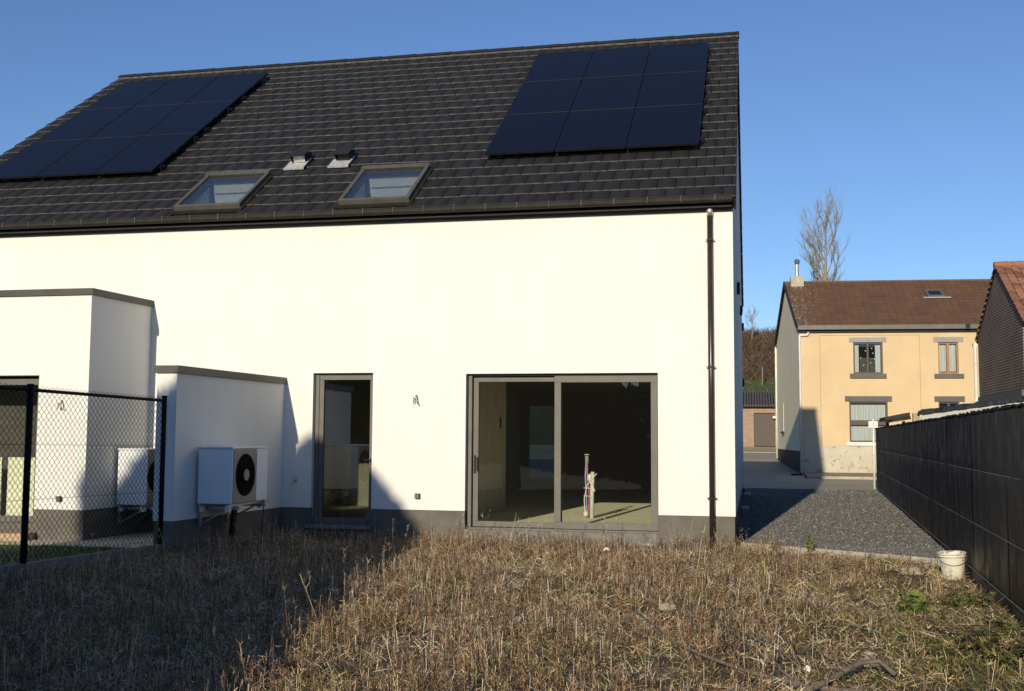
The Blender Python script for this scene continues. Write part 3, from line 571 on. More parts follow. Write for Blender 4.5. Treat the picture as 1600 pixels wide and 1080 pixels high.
# a few tall stalks with feathery tops
X, Y = fpts(330, y0=-10.5, y1=-.08, x1=.6); n = len(X); hs = rng.uniform(.28,.55,n); Z = samp(GZ,X,Y); base = np.stack([X,Y,Z],-1)
tl = np.abs(rng.normal(0,.25,n)); ya = rng.uniform(0,2*PI,n); v1, f1 = prisms(base, hs, np.full(n,.005), tl, ya)
dr = np.stack([np.sin(tl)*np.cos(ya),np.sin(tl)*np.sin(ya),np.cos(tl)],-1); K = 14; q = rng.uniform(.6,1.,(n,K)); tb = (base[:,None,:]+dr[:,None,:]*(hs[:,None]*q)[...,None]).reshape(-1,3)
v2, f2 = blades(tb, rng.uniform(.02,.06,n*K), rng.uniform(.003,.006,n*K), rng.uniform(.1,.9,n*K), rng.uniform(0,2*PI,n*K), .2, 1)
tag(npmesh('tall_stalks', np.r_[v1,v2], np.r_[f1,f2+len(v1)], straw), None, None, kind='stuff')
# green undergrowth bottom right and along the fence
gd = lambda X, Y: np.clip(np.exp(-((X-2.0)**2/.5+(Y+7.4)**2/1.6))*1.2 + .55*np.exp(-((X-2.1)**2/.5+(Y+5.)**2/1.)) + .04 + .10*(samp(CL,X,Y) > .35), 0, 1)
X, Y = fpts(17000, dens=gd); n = len(X)
v, f = blades(np.stack([X,Y,samp(GZ,X,Y)],-1), rng.uniform(.05,.19,n), rng.uniform(.005,.010,n), np.abs(rng.normal(.5,.4,n)), rng.uniform(0,2*PI,n), .35)
tag(npmesh('green_grass', v, f, m_island('green_blades', [(0,(.08,.10,.03)),(.5,(.17,.19,.06)),(1,(.32,.30,.12))], .7, .25)), None, None, kind='stuff')
# lawn blades
n = 22000; X = rng.uniform(-14,-7.3,n); Y = rng.uniform(-9,-2.3,n); ok = X < -7.3+.049*(Y+3.25)-.04; X, Y = X[ok], Y[ok]; n = len(X)
v, f = blades(np.stack([X,Y,np.full(n,-.0)],-1), rng.uniform(.04,.09,n), rng.uniform(.004,.008,n), np.abs(rng.normal(0,.4,n)), rng.uniform(0,2*PI,n), .3)
tag(npmesh('lawn_grass', v, f, m_island('lawn_blades', [(0,(.03,.07,.018)),(1,(.09,.17,.045))], .6, .2)), None, None, kind='stuff')

# leafy plants
def leafy(name, x, y, label, n, spread, hgt, size, mat, stemm, seed):
    rs = random.Random(seed); z = float(fieldz(np.array([x]),np.array([y]))[0]); T = thing(name, label, 'plant', (x,y,z)); lv = MB(); st = MB()
    for i in range(max(3, n//7)):
        a = rs.uniform(0,2*PI); r_ = rs.uniform(0,spread); tip = (x+r_*math.cos(a), y+r_*math.sin(a), z+hgt*rs.uniform(.4,1)); st.tube([(x+.2*r_*math.cos(a),y+.2*r_*math.sin(a),z),((x+tip[0])/2,(y+tip[1])/2,z+hgt*.5),tip], [.004,.003,.002], 5)
        for j in range(7):
            q = rs.uniform(.3,1.05); c = V3(x,y,z)*(1-q)+V3(*tip)*q + V3(rs.gauss(0,.3),rs.gauss(0,.3),rs.gauss(0,.12))*size*1.3; b_ = rs.uniform(0,2*PI); el = rs.uniform(-.5,.6); s_ = size*rs.uniform(.5,1.15)
            d = V3(math.cos(b_)*math.cos(el), math.sin(b_)*math.cos(el), math.sin(el)); w2 = V3(-math.sin(b_), math.cos(b_), rs.uniform(-.4,.4)); up = np.cross(d,w2)
            pr = [(0,0),(.22,.33),(.5,.42),(.8,.24),(1,0)]; P = [c+d*s_*p-up*s_*.25*p*p for p,_ in pr]; Lp = [c+d*s_*p+w2*s_*q_+up*s_*(.10-.25*p*p) for p,q_ in pr[1:4]]; Rp = [c+d*s_*p-w2*s_*q_+up*s_*(.10-.25*p*p) for p,q_ in pr[1:4]]
            lv.add(P+Lp+Rp, [(0,1,5),(1,2,6,5),(2,3,7,6),(3,4,7),(0,8,1),(1,8,9,2),(2,9,10,3),(3,10,4)])
    build('leaves', lv, mat, T); build('stems', st, stemm, T)
LG = m_island('leaf_green', [(0,(.07,.12,.025)),(.5,(.17,.24,.05)),(1,(.34,.40,.09))], .5, .3); LY = m_island('leaf_olive', [(0,(.06,.07,.028)),(.6,(.16,.17,.06)),(1,(.34,.31,.11))], .6, .3)
leafy('leafy_weed', 1.75, -5.1, 'bright green broad-leaved weed in front of the bucket, left of the darker plants', 80, .24, .22, .10, LG, LG, 1)
leafy('leafy_weed', 2.12, -4.75, 'olive green low plant right of the bright green weed', 110, .36, .20, .07, LY, LY, 2)
leafy('leafy_weed', 2.42, -4.6, 'dull dark plant close to the foot of the black fence', 70, .25, .2, .07, LY, LY, 3)
leafy('bramble', 2.0, -7.2, 'large olive green bramble patch in the lower right corner', 420, .75, .36, .065, LY, weedm, 4)
leafy('bramble', 1.6, -7.9, 'small bramble sprig at the lower edge beside the larger patch', 110, .35, .28, .055, LY, weedm, 5)
leafy('bramble', 2.35, -6.1, 'patch of olive weeds against the fence foot, above the large bramble patch', 160, .4, .2, .055, LY, weedm, 9)
leafy('tall_weed', 1.02, -.08, 'upright feathery green weed growing against the concrete edging', 90, .13, .34, .045, LG, LG, 6)
leafy('low_weed', .52, .25, 'low dark green tuft at the edging near the house corner', 50, .22, .12, .05, LY, LY, 7)
leafy('low_weed', 1.45, -.42, 'small green sprig on the edging right of the upright weed', 24, .12, .12, .04, LY, LY, 8)

# stones, litter, branches
def rock(name, x, y, s_, mat, label, cat, seed, fl_=.5):
    z = float(fieldz(np.array([x]),np.array([y]))[0]); b = MB(); import bmesh
    bm = bmesh.new(); bmesh.ops.create_icosphere(bm, subdivisions=3, radius=1)
    for q in bm.verts:
        k = 1+.35*noise.noise(q.co*1.3+Vector((seed,0,0)))+.12*noise.noise(q.co*4+Vector((seed,0,0))); q.co = Vector((q.co.x*k*s_, q.co.y*k*s_*.8, q.co.z*k*s_*fl_))
    me = bpy.data.meshes.new(name); bm.to_mesh(me); bm.free(); o = link(name, me, mat); o.location = (x,y,z+s_*fl_*.35+.015); tag(o, label, cat)
M['stone'] = plain('field_stone', (.36,.31,.23), .9, var=.3, vs=20, bs=50, bst=.5)
rock('stone', -.58, -5.35, .085, M['stone'], 'pale flat stone lying in the stubble right of centre', 'stone', 1)
rock('stone', 1.12, -7.2, .055, M['stone'], 'small round tan stone near the lower edge', 'stone', 2)
rock('stone', 2.12, -2.05, .14, M['stone'], 'broken pale rubble stone left of the bucket', 'stone', 3, .4)
def litter(name, x, y, dz, sx, sy, rz, label, cat='litter'):
    z = float(fieldz(np.array([x]),np.array([y]))[0])+dz; b = MB((x,y,z),(math.cos(rz),math.sin(rz),0),(-math.sin(rz),math.cos(rz),.0),(0,0,1)); b.add([(-sx,-sy,0),(0,-sy,.02),(sx,-sy,.0),(sx,sy,.03),(0,sy,.045),(-sx,sy,.015)]+[(-sx,-sy,-.004),(0,-sy,.016),(sx,-sy,-.004),(sx,sy,.026),(0,sy,.041),(-sx,sy,.011)],[(0,1,4,5),(1,2,3,4),(7,6,11,10),(8,7,10,9),(0,6,7,1),(1,7,8,2),(2,8,9,3),(3,9,10,4),(4,10,11,5),(5,11,6,0)]); tag(build(name, b, M['hpwhite']), label, cat)
litter('plastic_scrap', -1.68, -1.5, .12, .04, .015, .2, 'small white plastic scrap lying in the stubble below the sliding door')
litter('plastic_scrap', .62, -7.85, .02, .03, .008, -.5, 'narrow white scrap beside the fallen branch')
litter('plastic_scrap', -1.9, -6.2, .03, .03, .015, .1, 'tiny white scrap in the middle of the stubble')
litter('foil_scrap', -1.2, -.12, .08, .05, .06, .7, 'crumpled white foil at the right foot of the sliding door')
M['bark'] = plain('bark', (.15,.125,.10), .85, var=.4, vs=30, bs=60, bst=.6)
def gzp(x, y, dz): return (x, y, float(fieldz(np.array([x]),np.array([y]))[0])+dz*1.1+.02)
T = thing('fallen_branch', 'long bare grey branch with side twigs lying across the lower right', 'branch', (0,-7.9,-.1))
b = MB(); b.tube([gzp(-.82,-6.25,.14),gzp(-.62,-6.75,.10),gzp(-.45,-7.25,.06),gzp(-.1,-7.85,.05),gzp(.2,-8.15,.04),gzp(.6,-8.42,.03),gzp(1.0,-8.75,.04)], [.004,.007,.010,.013,.015,.017,.017], 8); build('limb', b, M['bark'], T, True)
for pts, r_ in (([(-.25,-6.55,.16),(.0,-7.05,.12),(.3,-7.75,.07),(.55,-8.4,.04)], .012), ([(.0,-6.9,.10),(.18,-7.2,.10),(.45,-7.7,.07),(.62,-8.2,.04)], .009), ([(.42,-7.1,.12),(.52,-7.5,.10),(.58,-8.0,.05)], .008), ([(-.5,-6.3,.14),(-.2,-6.8,.10),(.05,-7.5,.08),(.15,-8.1,.04)], .007), ([(-.55,-7.0,.1),(-.7,-6.8,.12),(-.95,-6.75,.11)], .006)):
    build('twig', MB().tube([gzp(*p) for p in pts], [r_*.3]+[r_*.6]*(len(pts)-2)+[r_*.8], 6), M['bark'], T, True)
T = thing('bent_branch', 'thick dark branch end curving up at the lower edge', 'branch', (.9,-8.3,-.1))
build('limb', MB().tube([gzp(.55,-8.75,.03),gzp(.72,-8.45,.07),gzp(.95,-8.2,.12),gzp(1.10,-8.12,.12),gzp(1.2,-8.2,.06)], [.022,.021,.020,.018,.015], 8), M['bark'], T, True)

# bucket
bx, by = 2.60, -2.05; bz = float(fieldz(np.array([bx]),np.array([by]))[0])
T = thing('bucket', 'dirty white plastic bucket standing on the rough ground beside the black fence', 'bucket', (bx,by,bz))
t = NT('bucket_plastic'); c = t.mix(t.ramp(t.noise(9,6,t.pos((1,1,2.2))), [(.60,(0,0,0)),(.66,(.85,.85,.85))]), (.70,.66,.53), (.24,.20,.15)); bm_ = t.pbr(c, .5)
SCB = .93
pr = [(.0,.0),(.128,.0),(.134,.01),(.158,.27),(.160,.29),(.172,.292),(.174,.30),(.163,.303),(.163,.318),(.177,.32),(.180,.335),(.172,.342),(.160,.335),(.150,.28),(.126,.02),(.0,.018)]
b = MB((bx,by,bz),(1,0,.05),(0,1,.03),(-.05,-.03,1)); b.lathe([(a_*SCB,b_*SCB) for a_,b_ in pr],(0,0,0),36); build('body', b, bm_, T, True)
b = MB((bx,by,bz),(1,0,.05),(0,1,.03),(-.05,-.03,1)); b.tube([(.167*math.cos(a), -.167*math.sin(a)*1.02, .28-.10*math.sin(a)) for a in np.linspace(0,PI,16)], .0035, 6); build('handle', b, M['galv'], T)

# ------------------------------------------------------------------ black screen fence
T = thing('screen_fence', 'long black privacy screen on a mesh fence running back along the right side', 'fence', (fx(0),0,0))
t = NT('screen_fabric'); st_ = t.noise(7, 5, t.pos((1,2.2,.22))); c = t.ramp(st_, [(.3,(.007,.007,.007)),(.6,(.013,.0125,.012)),(.8,(.038,.036,.032))])
mud = t.N('SeparateXYZ'); g_ = t.N('NewGeometry'); t.L(g_.outputs['Position'], mud.inputs[0]); mr = t.N('MapRange'); mr.inputs['From Min'].default_value = .9; mr.inputs['From Max'].default_value = .1; t.L(mud.outputs['Z'], mr.inputs['Value'])
mm = t.N('Math', operation='MULTIPLY'); t.L(mr.outputs[0], mm.inputs[0]); t.L(t.ramp(t.noise(1.3,5,t.pos((1,1,.5))), [(.5,(0,0,0)),(.75,(.5,.5,.5))]), mm.inputs[1]); c = t.mix(mm.outputs[0], c, (.10,.092,.07))
M['screen'] = t.pbr(c, t.ramp(t.noise(4,4), [(.3,(.38,.38,.38)),(.7,(.6,.6,.6))]), 0, t.bump(t.noise(14,4,t.pos((1,1.5,.3))),   .5, .012), .2)
dv = V3(.0557,1,0); dv /= np.linalg.norm(dv); nv = V3(-dv[1], dv[0], 0)    # nv points to the drive
pan = 2.5; y = 20.05; pi_ = 0
while y > -11:
    y2 = y-pan; nu = 100; nz = 44
    U = np.linspace(0.004,.996,nu); Zz = np.linspace(.06,1.9,nz); UU, ZZ = np.meshgrid(U,Zz); yy = y+(y2-y)*UU
    rip = .012*vnoise(yy*3.2, ZZ*.5, 1., 5+pi_*3)+.007*vnoise(yy*9, ZZ*1.2, 1., 9) - .010*np.exp(-((ZZ-.62)/.03)**2) - .010*np.exp(-((ZZ-1.24)/.03)**2)
    if pi_ in (0,): rip += .03*vnoise(yy*5,ZZ*6,1.,2)*np.exp(-((yy-18.6)/.9)**2)
    Z2 = ZZ.copy(); Z2[0] += .03*vnoise(yy[0]*4, yy[0]*0, 1., 1); Z2[-1] += .018*vnoise(yy[-1]*14, yy[-1]*0, 1., 6)
    X0 = fx(yy); v = np.stack([X0+nv[0]*(rip+.03), yy+nv[1]*(rip+.03), Z2],-1).reshape(-1,3); v2 = v-nv*.01
    i, j = np.meshgrid(np.arange(nu-1), np.arange(nz-1)); a = (j*nu+i).ravel(); f = np.stack([a,a+nu,a+nu+1,a+1],-1); m = nu*nz
    rimL = []; 
    for k in range(nu-1): rimL += [(k,k+1,m+k+1,m+k), ((nz-1)*nu+k+1,(nz-1)*nu+k,m+(nz-1)*nu+k,m+(nz-1)*nu+k+1)]
    npmesh('screen_panel', np.r_[v,v2], np.r_[f, f[:,::-1]+m, np.array(rimL)], M['screen'], T, smooth=True)
    hp_ = []; hr = []; q = 0.
    while q <= pan-.01: hp_.append((fx(y-q)-.038+random.uniform(-.008,.008), y-q, 1.897+random.uniform(-.012,.016))); hr.append(random.uniform(.004,.019)); q += .032
    build('frayed_hem', MB().tube(hp_, hr, 6), M['screen'], T)
    b = MB(); b.bar((fx(y)-.005,y,1.0-.0),(fx(y)-.005,y,1.0+.001),.001,.001) if False else None
    build('post', MB().box(fx(y)-.02,fx(y)+.03,y-.03,y+.03,-.2,1.93), M['black'], T)
    b = MB()
    for z in (.62,1.24): b.tube([(fx(y)-.026,y,z),(fx(y2)-.026,y2,z)], .003, 5)
    build('tension_wire', b, M['galv'], T)
    b = MB(); b.tube([(fx(y)-.045,y,.085),(fx(y2)-.045,y2,.085)], .006, 5); build('bottom_cord', b, M['concrete_d'], T)
    b = MB(); dvv = .025
    for k in range(2):
        ya, yb = y-k*pan/2-.01, y-(k+1)*pan/2+.01; b.add([(fx(ya)-.02,ya,-.35),(fx(yb)-.02,yb,-.35),(fx(yb)+.03,yb,-.35),(fx(ya)+.03,ya,-.35),(fx(ya)-.02,ya,.05),(fx(yb)-.02,yb,.05),(fx(yb)+.03,yb,.05),(fx(ya)+.03,ya,.05)],[(0,3,2,1),(4,5,6,7),(0,1,5,4),(1,2,6,5),(2,3,7,6),(3,0,4,7)])
    build('base_board', b, plain('base_board', (.028,.028,.029), .6, var=.3) if pi_ == 0 else bpy.data.materials['base_board'], T)
    y = y2; pi_ += 1
T = thing('post_with_plate', 'white metal post with a small square plate at the far end of the black fence', 'post', (3.97,20.15,0))
build('pole', MB().tube([(3.97,20.15,0),(3.97,20.15,2.22)], .035, 12), plain('white_paint', (.75,.73,.68), .4), T, True); build('cap', MB().tube([(3.97,20.15,2.22),(3.97,20.15,2.25)], .04, 12), M['galv'], T)
build('plate', MB().box(3.82,3.945,20.11,20.13,1.93,2.14).box(3.965+.03,4.10,20.11,20.13,1.93,2.14), plain('white_plate', (.8,.78,.70), .5), T, bevel=.004); b = MB(); b.box(3.84,4.08,20.131,20.145,1.98,2.01); build('clamp', b, M['galv'], T)

# ------------------------------------------------------------------ chain-link fence
p1 = V3(-7.245,-3.25,.18); p2 = V3(-7.37,-5.82,.213); dl = (p2-p1)/np.linalg.norm(p2-p1); nl = np.cross(dl, V3(0,0,1)); Lc = 6.6
T = thing('chain_link_fence', 'black chain-link fence on black posts at the left edge, in front of the tall extension', 'fence', tuple(p1))
for q in (0, 2.573, 5.15): pp = p1+dl*q; build('post', MB().tube([pp+V3(0,0,.0), pp+V3(0,0,1.895)], .032 if q == 0 else .036, 12), M['wire'], T, True); build('post_cap', MB().tube([pp+V3(0,0,1.895),pp+V3(0,0,1.915)], .037, 12), M['wire'], T)
build('top_rail', MB().tube([p1+V3(0,0,1.85), p1+dl*Lc+V3(0,0,1.85)], .020, 10), M['wire'], T, True)
wd = .041; hz = .042; vs = []; fs = []; nseg = int(1.87/hz); nw = int(Lc/wd)
ks, js = np.meshgrid(np.arange(nw), np.arange(nseg+2)); uu_ = (ks + ((js+ks) % 2))*wd; zz_ = .02+js*hz; zz_ = np.minimum(zz_, 1.895)
off_ = np.where(ks % 2 == 0, .002, -.002); C_ = p1[None,None]+dl*uu_[...,None]+nl*(off_-.03)[...,None]; C_[...,2] += zz_
v = []; 
for k in range(3): a = 2*PI*k/3; v.append(C_ + (dl*math.cos(a)+nl*math.sin(a))*.0034)
v = np.stack(v, 2); J, Kn = C_.shape[:2]; idx = np.arange(J*Kn*3).reshape(J,Kn,3); F_ = []
for k in range(3): F_.append(np.stack([idx[:-1,:,k], idx[:-1,:,(k+1)%3], idx[1:,:,(k+1)%3], idx[1:,:,k]],-1).reshape(-1,4))
npmesh('mesh', v.reshape(-1,3), np.concatenate(F_), M['wire'], T)
b = MB()
for z in (.06,.67,1.26): b.tube([p1+nl*-.034+V3(0,0,z), p1+dl*Lc+nl*-.034+V3(0,0,z)], .0022, 5)
build('line_wire', b, M['wire'], T)
b = MB(p1, dl, nl, (0,0,1)); b = None
for q in (.04,2.61,5.19): build('base_plate', MB(p1, dl, nl, (0,0,1)).box(q,q+2.5,-.025,.025,-.40,.0), M['concrete_d'], T)

# ------------------------------------------------------------------ yellow house
be = R(4.5); YO = V3(2.17,31,0); U_ = V3(math.cos(be), math.sin(be), 0); N_ = V3(-U_[1], U_[0], 0)
def YF(): return MB(YO, U_, N_, (0,0,1))
YH = thing('yellow_house', 'yellow painted two-storey house with brown tiled roof across the street', 'house', tuple(YO))
t = NT('yellow_render'); c = t.ramp(t.noise(.8,7), [(.3,(.62,.46,.265)),(.7,(.70,.53,.31))]); c = t.mix(t.ramp(t.noise(2.5,7,t.pos((1.5,1,.3))), [(.6,(0,0,0)),(.8,(.3,.3,.3))]), c, (.5,.37,.22)); M['yellow'] = t.pbr(c, .9, 0, t.bump(t.noise(30,3), .2, .01), .2)
t = NT('grey_render'); c = t.ramp(t.noise(1.2,7,t.pos((1,1,.35))), [(.3,(.76,.65,.42)),(.7,(.86,.745,.50))]); M['sidewall'] = t.pbr(c, .9)
t = NT('peeling_base'); c = t.ramp(t.noise(1.5,6), [(.3,(.50,.44,.34)),(.7,(.60,.54,.42))]); c = t.mix(t.ramp(t.noise(3.6,9,None,.7), [(.56,(0,0,0)),(.60,(.9,.9,.9))]), c, (.33,.28,.21)); M['peel'] = t.pbr(c, .9, 0, t.bump(t.noise(8,5),.4,.02))
M['lintel_g'] = plain('grey_lintel', (.30,.29,.27), .7); M['lintel_d'] = plain('dark_lintel', (.115,.108,.10), .7); M['brownf'] = plain('brown_window', (.085,.055,.042), .5); M['wood'] = plain('varnished_wood', (.38,.17,.06), .5, var=.2, vs=15); M['white_p'] = plain('white_pvc', (.72,.70,.64), .5)
w1 = (2.19,3.37,4.26,5.56); w2 = (5.56,6.36,4.25,5.55); w3 = (1.99,3.52,1.44,3.1); w4 = (5.53,6.34,1.44,3.1)
YW = 10.2; b = YF(); b.holes(0,YW,1.27,6.25,[w1,w2,w3,w4],0,.3); yw = build('wall', b, M['yellow'], YH)
b = YF(); b.box(.84,.845+.012,-.006,-.0005,1.29,5.86); b.box(4.83,4.845,-.006,-.0005,1.29,5.86); b.box(.857,4.83,-.006,-.0005,5.845,5.86); build('wall_groove', b, plain('groove', (.34,.23,.12), .9), yw)
b = YF(); b.box(0,YW,-.012,.3,-.2,1.268); build('base', b, M['peel'], YH)
b = YF(); b.box(.0,.83,-.010,-.001,1.27,2.1); build('patched_render', b, plain('patched_render', (.60,.50,.34), .9, var=.1), YH)
ga = MB(YO, N_, -U_, (0,0,1)); ga.prism([(.301,-.2),(9,-.2),(9,6.25),(4.5,8.66),(.301,6.3)], -.3, .0); build('side_wall', ga, M['sidewall'], YH)
gr_ = MB(YO + U_*YW, N_, U_, (0,0,1)); gr_.prism([(.301,-.2),(9,-.2),(9,6.25),(4.5,8.66),(.301,6.3)], -.3, .0); build('side_wall', gr_, M['sidewall'], YH)
b = YF(); b.box(.3,YW-.3,8.7,9,-.2,6.2); build('rear_wall', b, M['sidewall'], YH)
b = MB(YO, N_, -U_, (0,0,1)); b.box(.0,9.0,.001,.02,-.2,1.05); build('side_plinth', b, M['black'], YH)
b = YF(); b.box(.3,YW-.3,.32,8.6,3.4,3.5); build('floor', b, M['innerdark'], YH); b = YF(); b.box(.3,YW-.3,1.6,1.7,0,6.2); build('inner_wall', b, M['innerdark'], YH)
# roof
ys_ = math.atan2(8.72-6.28, 4.62); yl_ = math.hypot(8.72-6.28, 4.62)
ra = N_*math.cos(ys_)+V3(0,0,math.sin(ys_)); rn = -N_*math.sin(ys_)+V3(0,0,math.cos(ys_))
def YR(back=False):
    if not back: return MB(YO+N_*-.12+V3(0,0,6.28), U_, -rn, ra)
    return MB(YO+N_*9.12+V3(0,0,6.28), U_, N_*-math.sin(ys_)-V3(0,0,math.cos(ys_)), -N_*math.cos(ys_)+V3(0,0,math.sin(ys_)))
t = NT('brown_tile'); c = t.ramp(t.noise(1.5,8), [(.3,(.12,.064,.038)),(.7,(.17,.092,.054))])
geo = t.N('NewGeometry'); sx_ = t.N('SeparateXYZ'); t.L(geo.outputs['Position'], sx_.inputs[0]); mr = t.N('MapRange'); mr.inputs['From Min'].default_value = 4.3; mr.inputs['From Max'].default_value = 2.4; mr.inputs['To Min'].default_value = .0; mr.inputs['To Max'].default_value = .16; t.L(sx_.outputs['X'], mr.inputs['Value'])
nz_ = t.noise(10,5,None,.7); ad = t.N('Math', operation='ADD'); t.L(nz_, ad.inputs[0]); t.L(mr.outputs[0], ad.inputs[1]); c = t.mix(t.ramp(ad.outputs[0], [(.73,(0,0,0)),(.76,(.8,.8,.8))]), c, (.50,.46,.38))
wv = t.N('TexWave', wave_type='BANDS', bands_direction='X'); wv.inputs['Scale'].default_value = 1.05; t.L(t.pos((1,.08,0)), wv.inputs[0]); M['browntile'] = t.pbr(c, .8, 0, t.bump(wv.outputs['Fac'], .6, .04), .3)
def courses(fr, x0, x1, L, g_, th):
    s = 0
    while s < L-.05: e_ = min(s+g_+.03, L); fr.add([(x0,-th,s),(x1,-th,s),(x1,.0,e_),(x0,.0,e_),(x0,.02,s),(x1,.02,s),(x1,.03,e_),(x0,.03,e_)],[(0,1,2,3),(4,5,1,0),(1,5,6,2),(4,0,3,7)]); s += g_
    return fr
yr = build('roof', YR().box(-.06,YW+.1,.031,.12,0,yl_), M['black'], YH); build('roof_tiles', courses(YR(),-.08,YW+.1,yl_,.37,.045), M['browntile'], yr)
build('rear_roof', courses(YR(True),-.08,YW+.1,yl_,.37,.03), M['browntile'], yr); 
b = YF(); b.box(-.1,YW+.1,4.42,4.58,8.68,8.76); build('ridge', b, M['browntile'], yr)
b = YR(); b.box(-.12,-.081,-.05,.14,0,yl_+.0); build('verge_trim', b, M['black'], yr); b = YR(True); b.box(-.12,-.081,-.05,.14,0,yl_-.0); build('verge_trim', b, M['black'], yr)
b = YR(); b.frame(5.8,6.5,3.05,3.85,.09,-.11,.0); sy = build('skylight', b, M['lintel_d'], yr); b = YR(); b.box(5.88,6.42,-.07,-.06,3.13,3.77); build('skylight_pane', b, M['glass_door'], yr); b = YR(); b.box(5.6,6.75,-.055,-.045,2.9,3.04); build('flashing', b, M['lead'], yr); b = YR(); b.box(5.88,6.42,-.03,-.02,3.13,3.77); build('skylight_blind', b, plain('blue_blind', (.05,.07,.13), .6), yr)
b = YF(); b.prism([(-.05,6.08),(YW,6.08),(YW,6.26),(-.05,6.26)], -.26, -.10); yg = build('gutter', b, M['bluestone'] if False else plain('gutter_grey', (.13,.12,.105), .5, .2), YH)
build('fascia', YF().box(-.04,YW,-.10,-.001,5.97,6.2), M['black'], YH); b = YF(); b.box(6.6,6.78,-.275,-.261,6.06,6.27); build('joint', b, M['black'], yg)
ch = YF(); ch.box(.16,.74,3.95,4.45,7.6,8.92); cb = build('chimney', ch, plain('chimney_render', (.44,.40,.31), .9, var=.25, vs=4), yr, bevel=.02); b = YF(); b.tube([(.47,4.2,8.9),(.47,4.2,9.55)], .075, 12); b.lathe([(.075,.0),(.11,.03),(.13,.14),(.10,.22),(.0,.26)], (.47,4.2,9.5), 14); build('flue', b, plain('flue_steel', (.5,.5,.5), .25, .9), yr)
def ywin(h, lint, sill, lm, sm, fm, kind):
    a0,a1,b0,b1 = h; b = YF(); b.frame(a0+.002,a1-.002,b0+.002,b1-.002,.06,.06,.13)
    if kind == 'pair': b.box((a0+a1)/2-.05,(a0+a1)/2+.05,.05,.129,b0+.062,b1-.062)
    if kind == 'slide': b.box((a0+a1)/2-.04,(a0+a1)/2+.03,.05,.129,b0+.062,b1-.062)
    if kind == 'cross': b.box(a0+.062,a1-.062,.05,.129,(b0+b1)/2-.13,(b0+b1)/2+.07)
    w_ = build('window', b, fm, YH); b = YF(); b.box(a0+.06,a1-.06,.095,.1,b0+.06,b1-.06); build('pane', b, M['glass_far'], w_)
    b = YF(); b.box(lint[0],lint[1],-.02,-.001,lint[2],lint[3]); build('lintel', b, lm, w_)
    if sill: b = YF(); b.box(sill[0],sill[1],-.08,.058,sill[2],sill[3]); build('window_sill', b, sm, w_)
    return w_
def curtain(w_, a0,a1,b0,b1, yy=.22):
    n = max(8,int((a1-a0)/.03)); P = [(a0+(a1-a0)*k/n, yy+.018*math.sin(k*1.7)+.008*math.sin(k*.7), z) for z in (b0,b1) for k in range(n+1)]; b = YF(); b.add(P, [(k,k+1,n+2+k,n+1+k) for k in range(n)]); build('curtain', b, plain('net_curtain', (.62,.64,.62), .9, var=.12, vs=12, vec=(1,1,.1)), w_)
a = ywin(w1,(2.02,3.52,5.56,5.76),(2.04,3.49,4.07,4.258),M['lintel_g'],M['lintel_d'],M['brownf'],'slide'); curtain(a,2.25,2.45,4.3,5.5); curtain(a,3.1,3.32,4.3,5.5)
b = YF()
for q in ((2.5,4.9),(2.7,5.2),(2.9,4.7),(3.0,5.1),(2.62,4.6),(2.95,5.3),(3.06,4.85)): b.box(q[0],q[0]+.04,.24,.26,q[1],q[1]+.045)
build('hanging_ornament', b, M['plastic_w'], a)
a = ywin(w2,(5.38,6.56,5.55,5.76),(5.39,6.54,4.07,4.248),M['lintel_g'],M['lintel_d'],M['wood'],'pair'); curtain(a,5.62,5.92,4.35,5.5); curtain(a,6.0,6.3,4.35,5.5)
a = ywin(w3,(1.82,3.70,3.1,3.33),(1.86,3.6,1.29,1.438),M['lintel_d'],M['white_p'],M['brownf'],'cross'); curtain(a,2.05,3.46,2.32,2.98); curtain(a,2.05,3.46,1.5,2.2)
ywin(w4,(5.37,6.56,3.1,3.33),(5.4,6.5,1.29,1.438),M['lintel_d'],M['white_p'],M['brownf'],'pair')
b = YF(); b.tube([(.02,-.06,.18),(.02,-.06,5.82),(.02,-.08,5.86),(.34,-.08,5.87),(.38,-.12,5.98)], .045, 10); build('downpipe', b, M['white_p'], YH, True)
b = MB(YO, N_, -U_, (0,0,1)); b.tube([(8.95,.06,.6),(8.95,.06,6.0),(9.1,.06,6.1)], .05, 8); build('downpipe', b, M['white_p'], YH, True)
b = MB(YO, N_, -U_, (0,0,1)); b.box(6.2,6.6,.001,.04,1.9,3.2); bb = build('side_window', b, plain('pale_frame', (.55,.48,.33), .7), YH); b = MB(YO, N_, -U_, (0,0,1)); b.box(6.1,6.7,.001,.10,1.78,1.89); build('window_sill', b, M['black'], bb)

# ------------------------------------------------------------------ brick house
BX = 7.0; BR = thing('brick_house', 'dark brown brick gable with orange tiled roof at the right edge', 'house', (BX,16.6,0))
t = NT('brown_brick'); g_ = t.N('NewGeometry'); sp_ = t.N('SeparateXYZ'); t.L(g_.outputs['Position'], sp_.inputs[0]); cm = t.N('CombineXYZ'); 
adx = t.N('Math', operation='ADD'); t.L(sp_.outputs['X'], adx.inputs[0]); t.L(sp_.outputs['Y'], adx.inputs[1]); t.L(adx.outputs[0], cm.inputs[0]); t.L(sp_.outputs['Z'], cm.inputs[1])
br = t.N('TexBrick'); br.inputs['Scale'].default_value = 1; br.inputs['Brick Width'].default_value = .22; br.inputs['Row Height'].default_value = .075; br.inputs['Mortar Size'].default_value = .012; br.inputs['Color1'].default_value = (.25,.125,.08,1); br.inputs['Color2'].default_value = (.15,.08,.055,1); br.inputs['Mortar'].default_value = (.42,.35,.26,1); t.L(cm.outputs[0], br.inputs['Vector'])
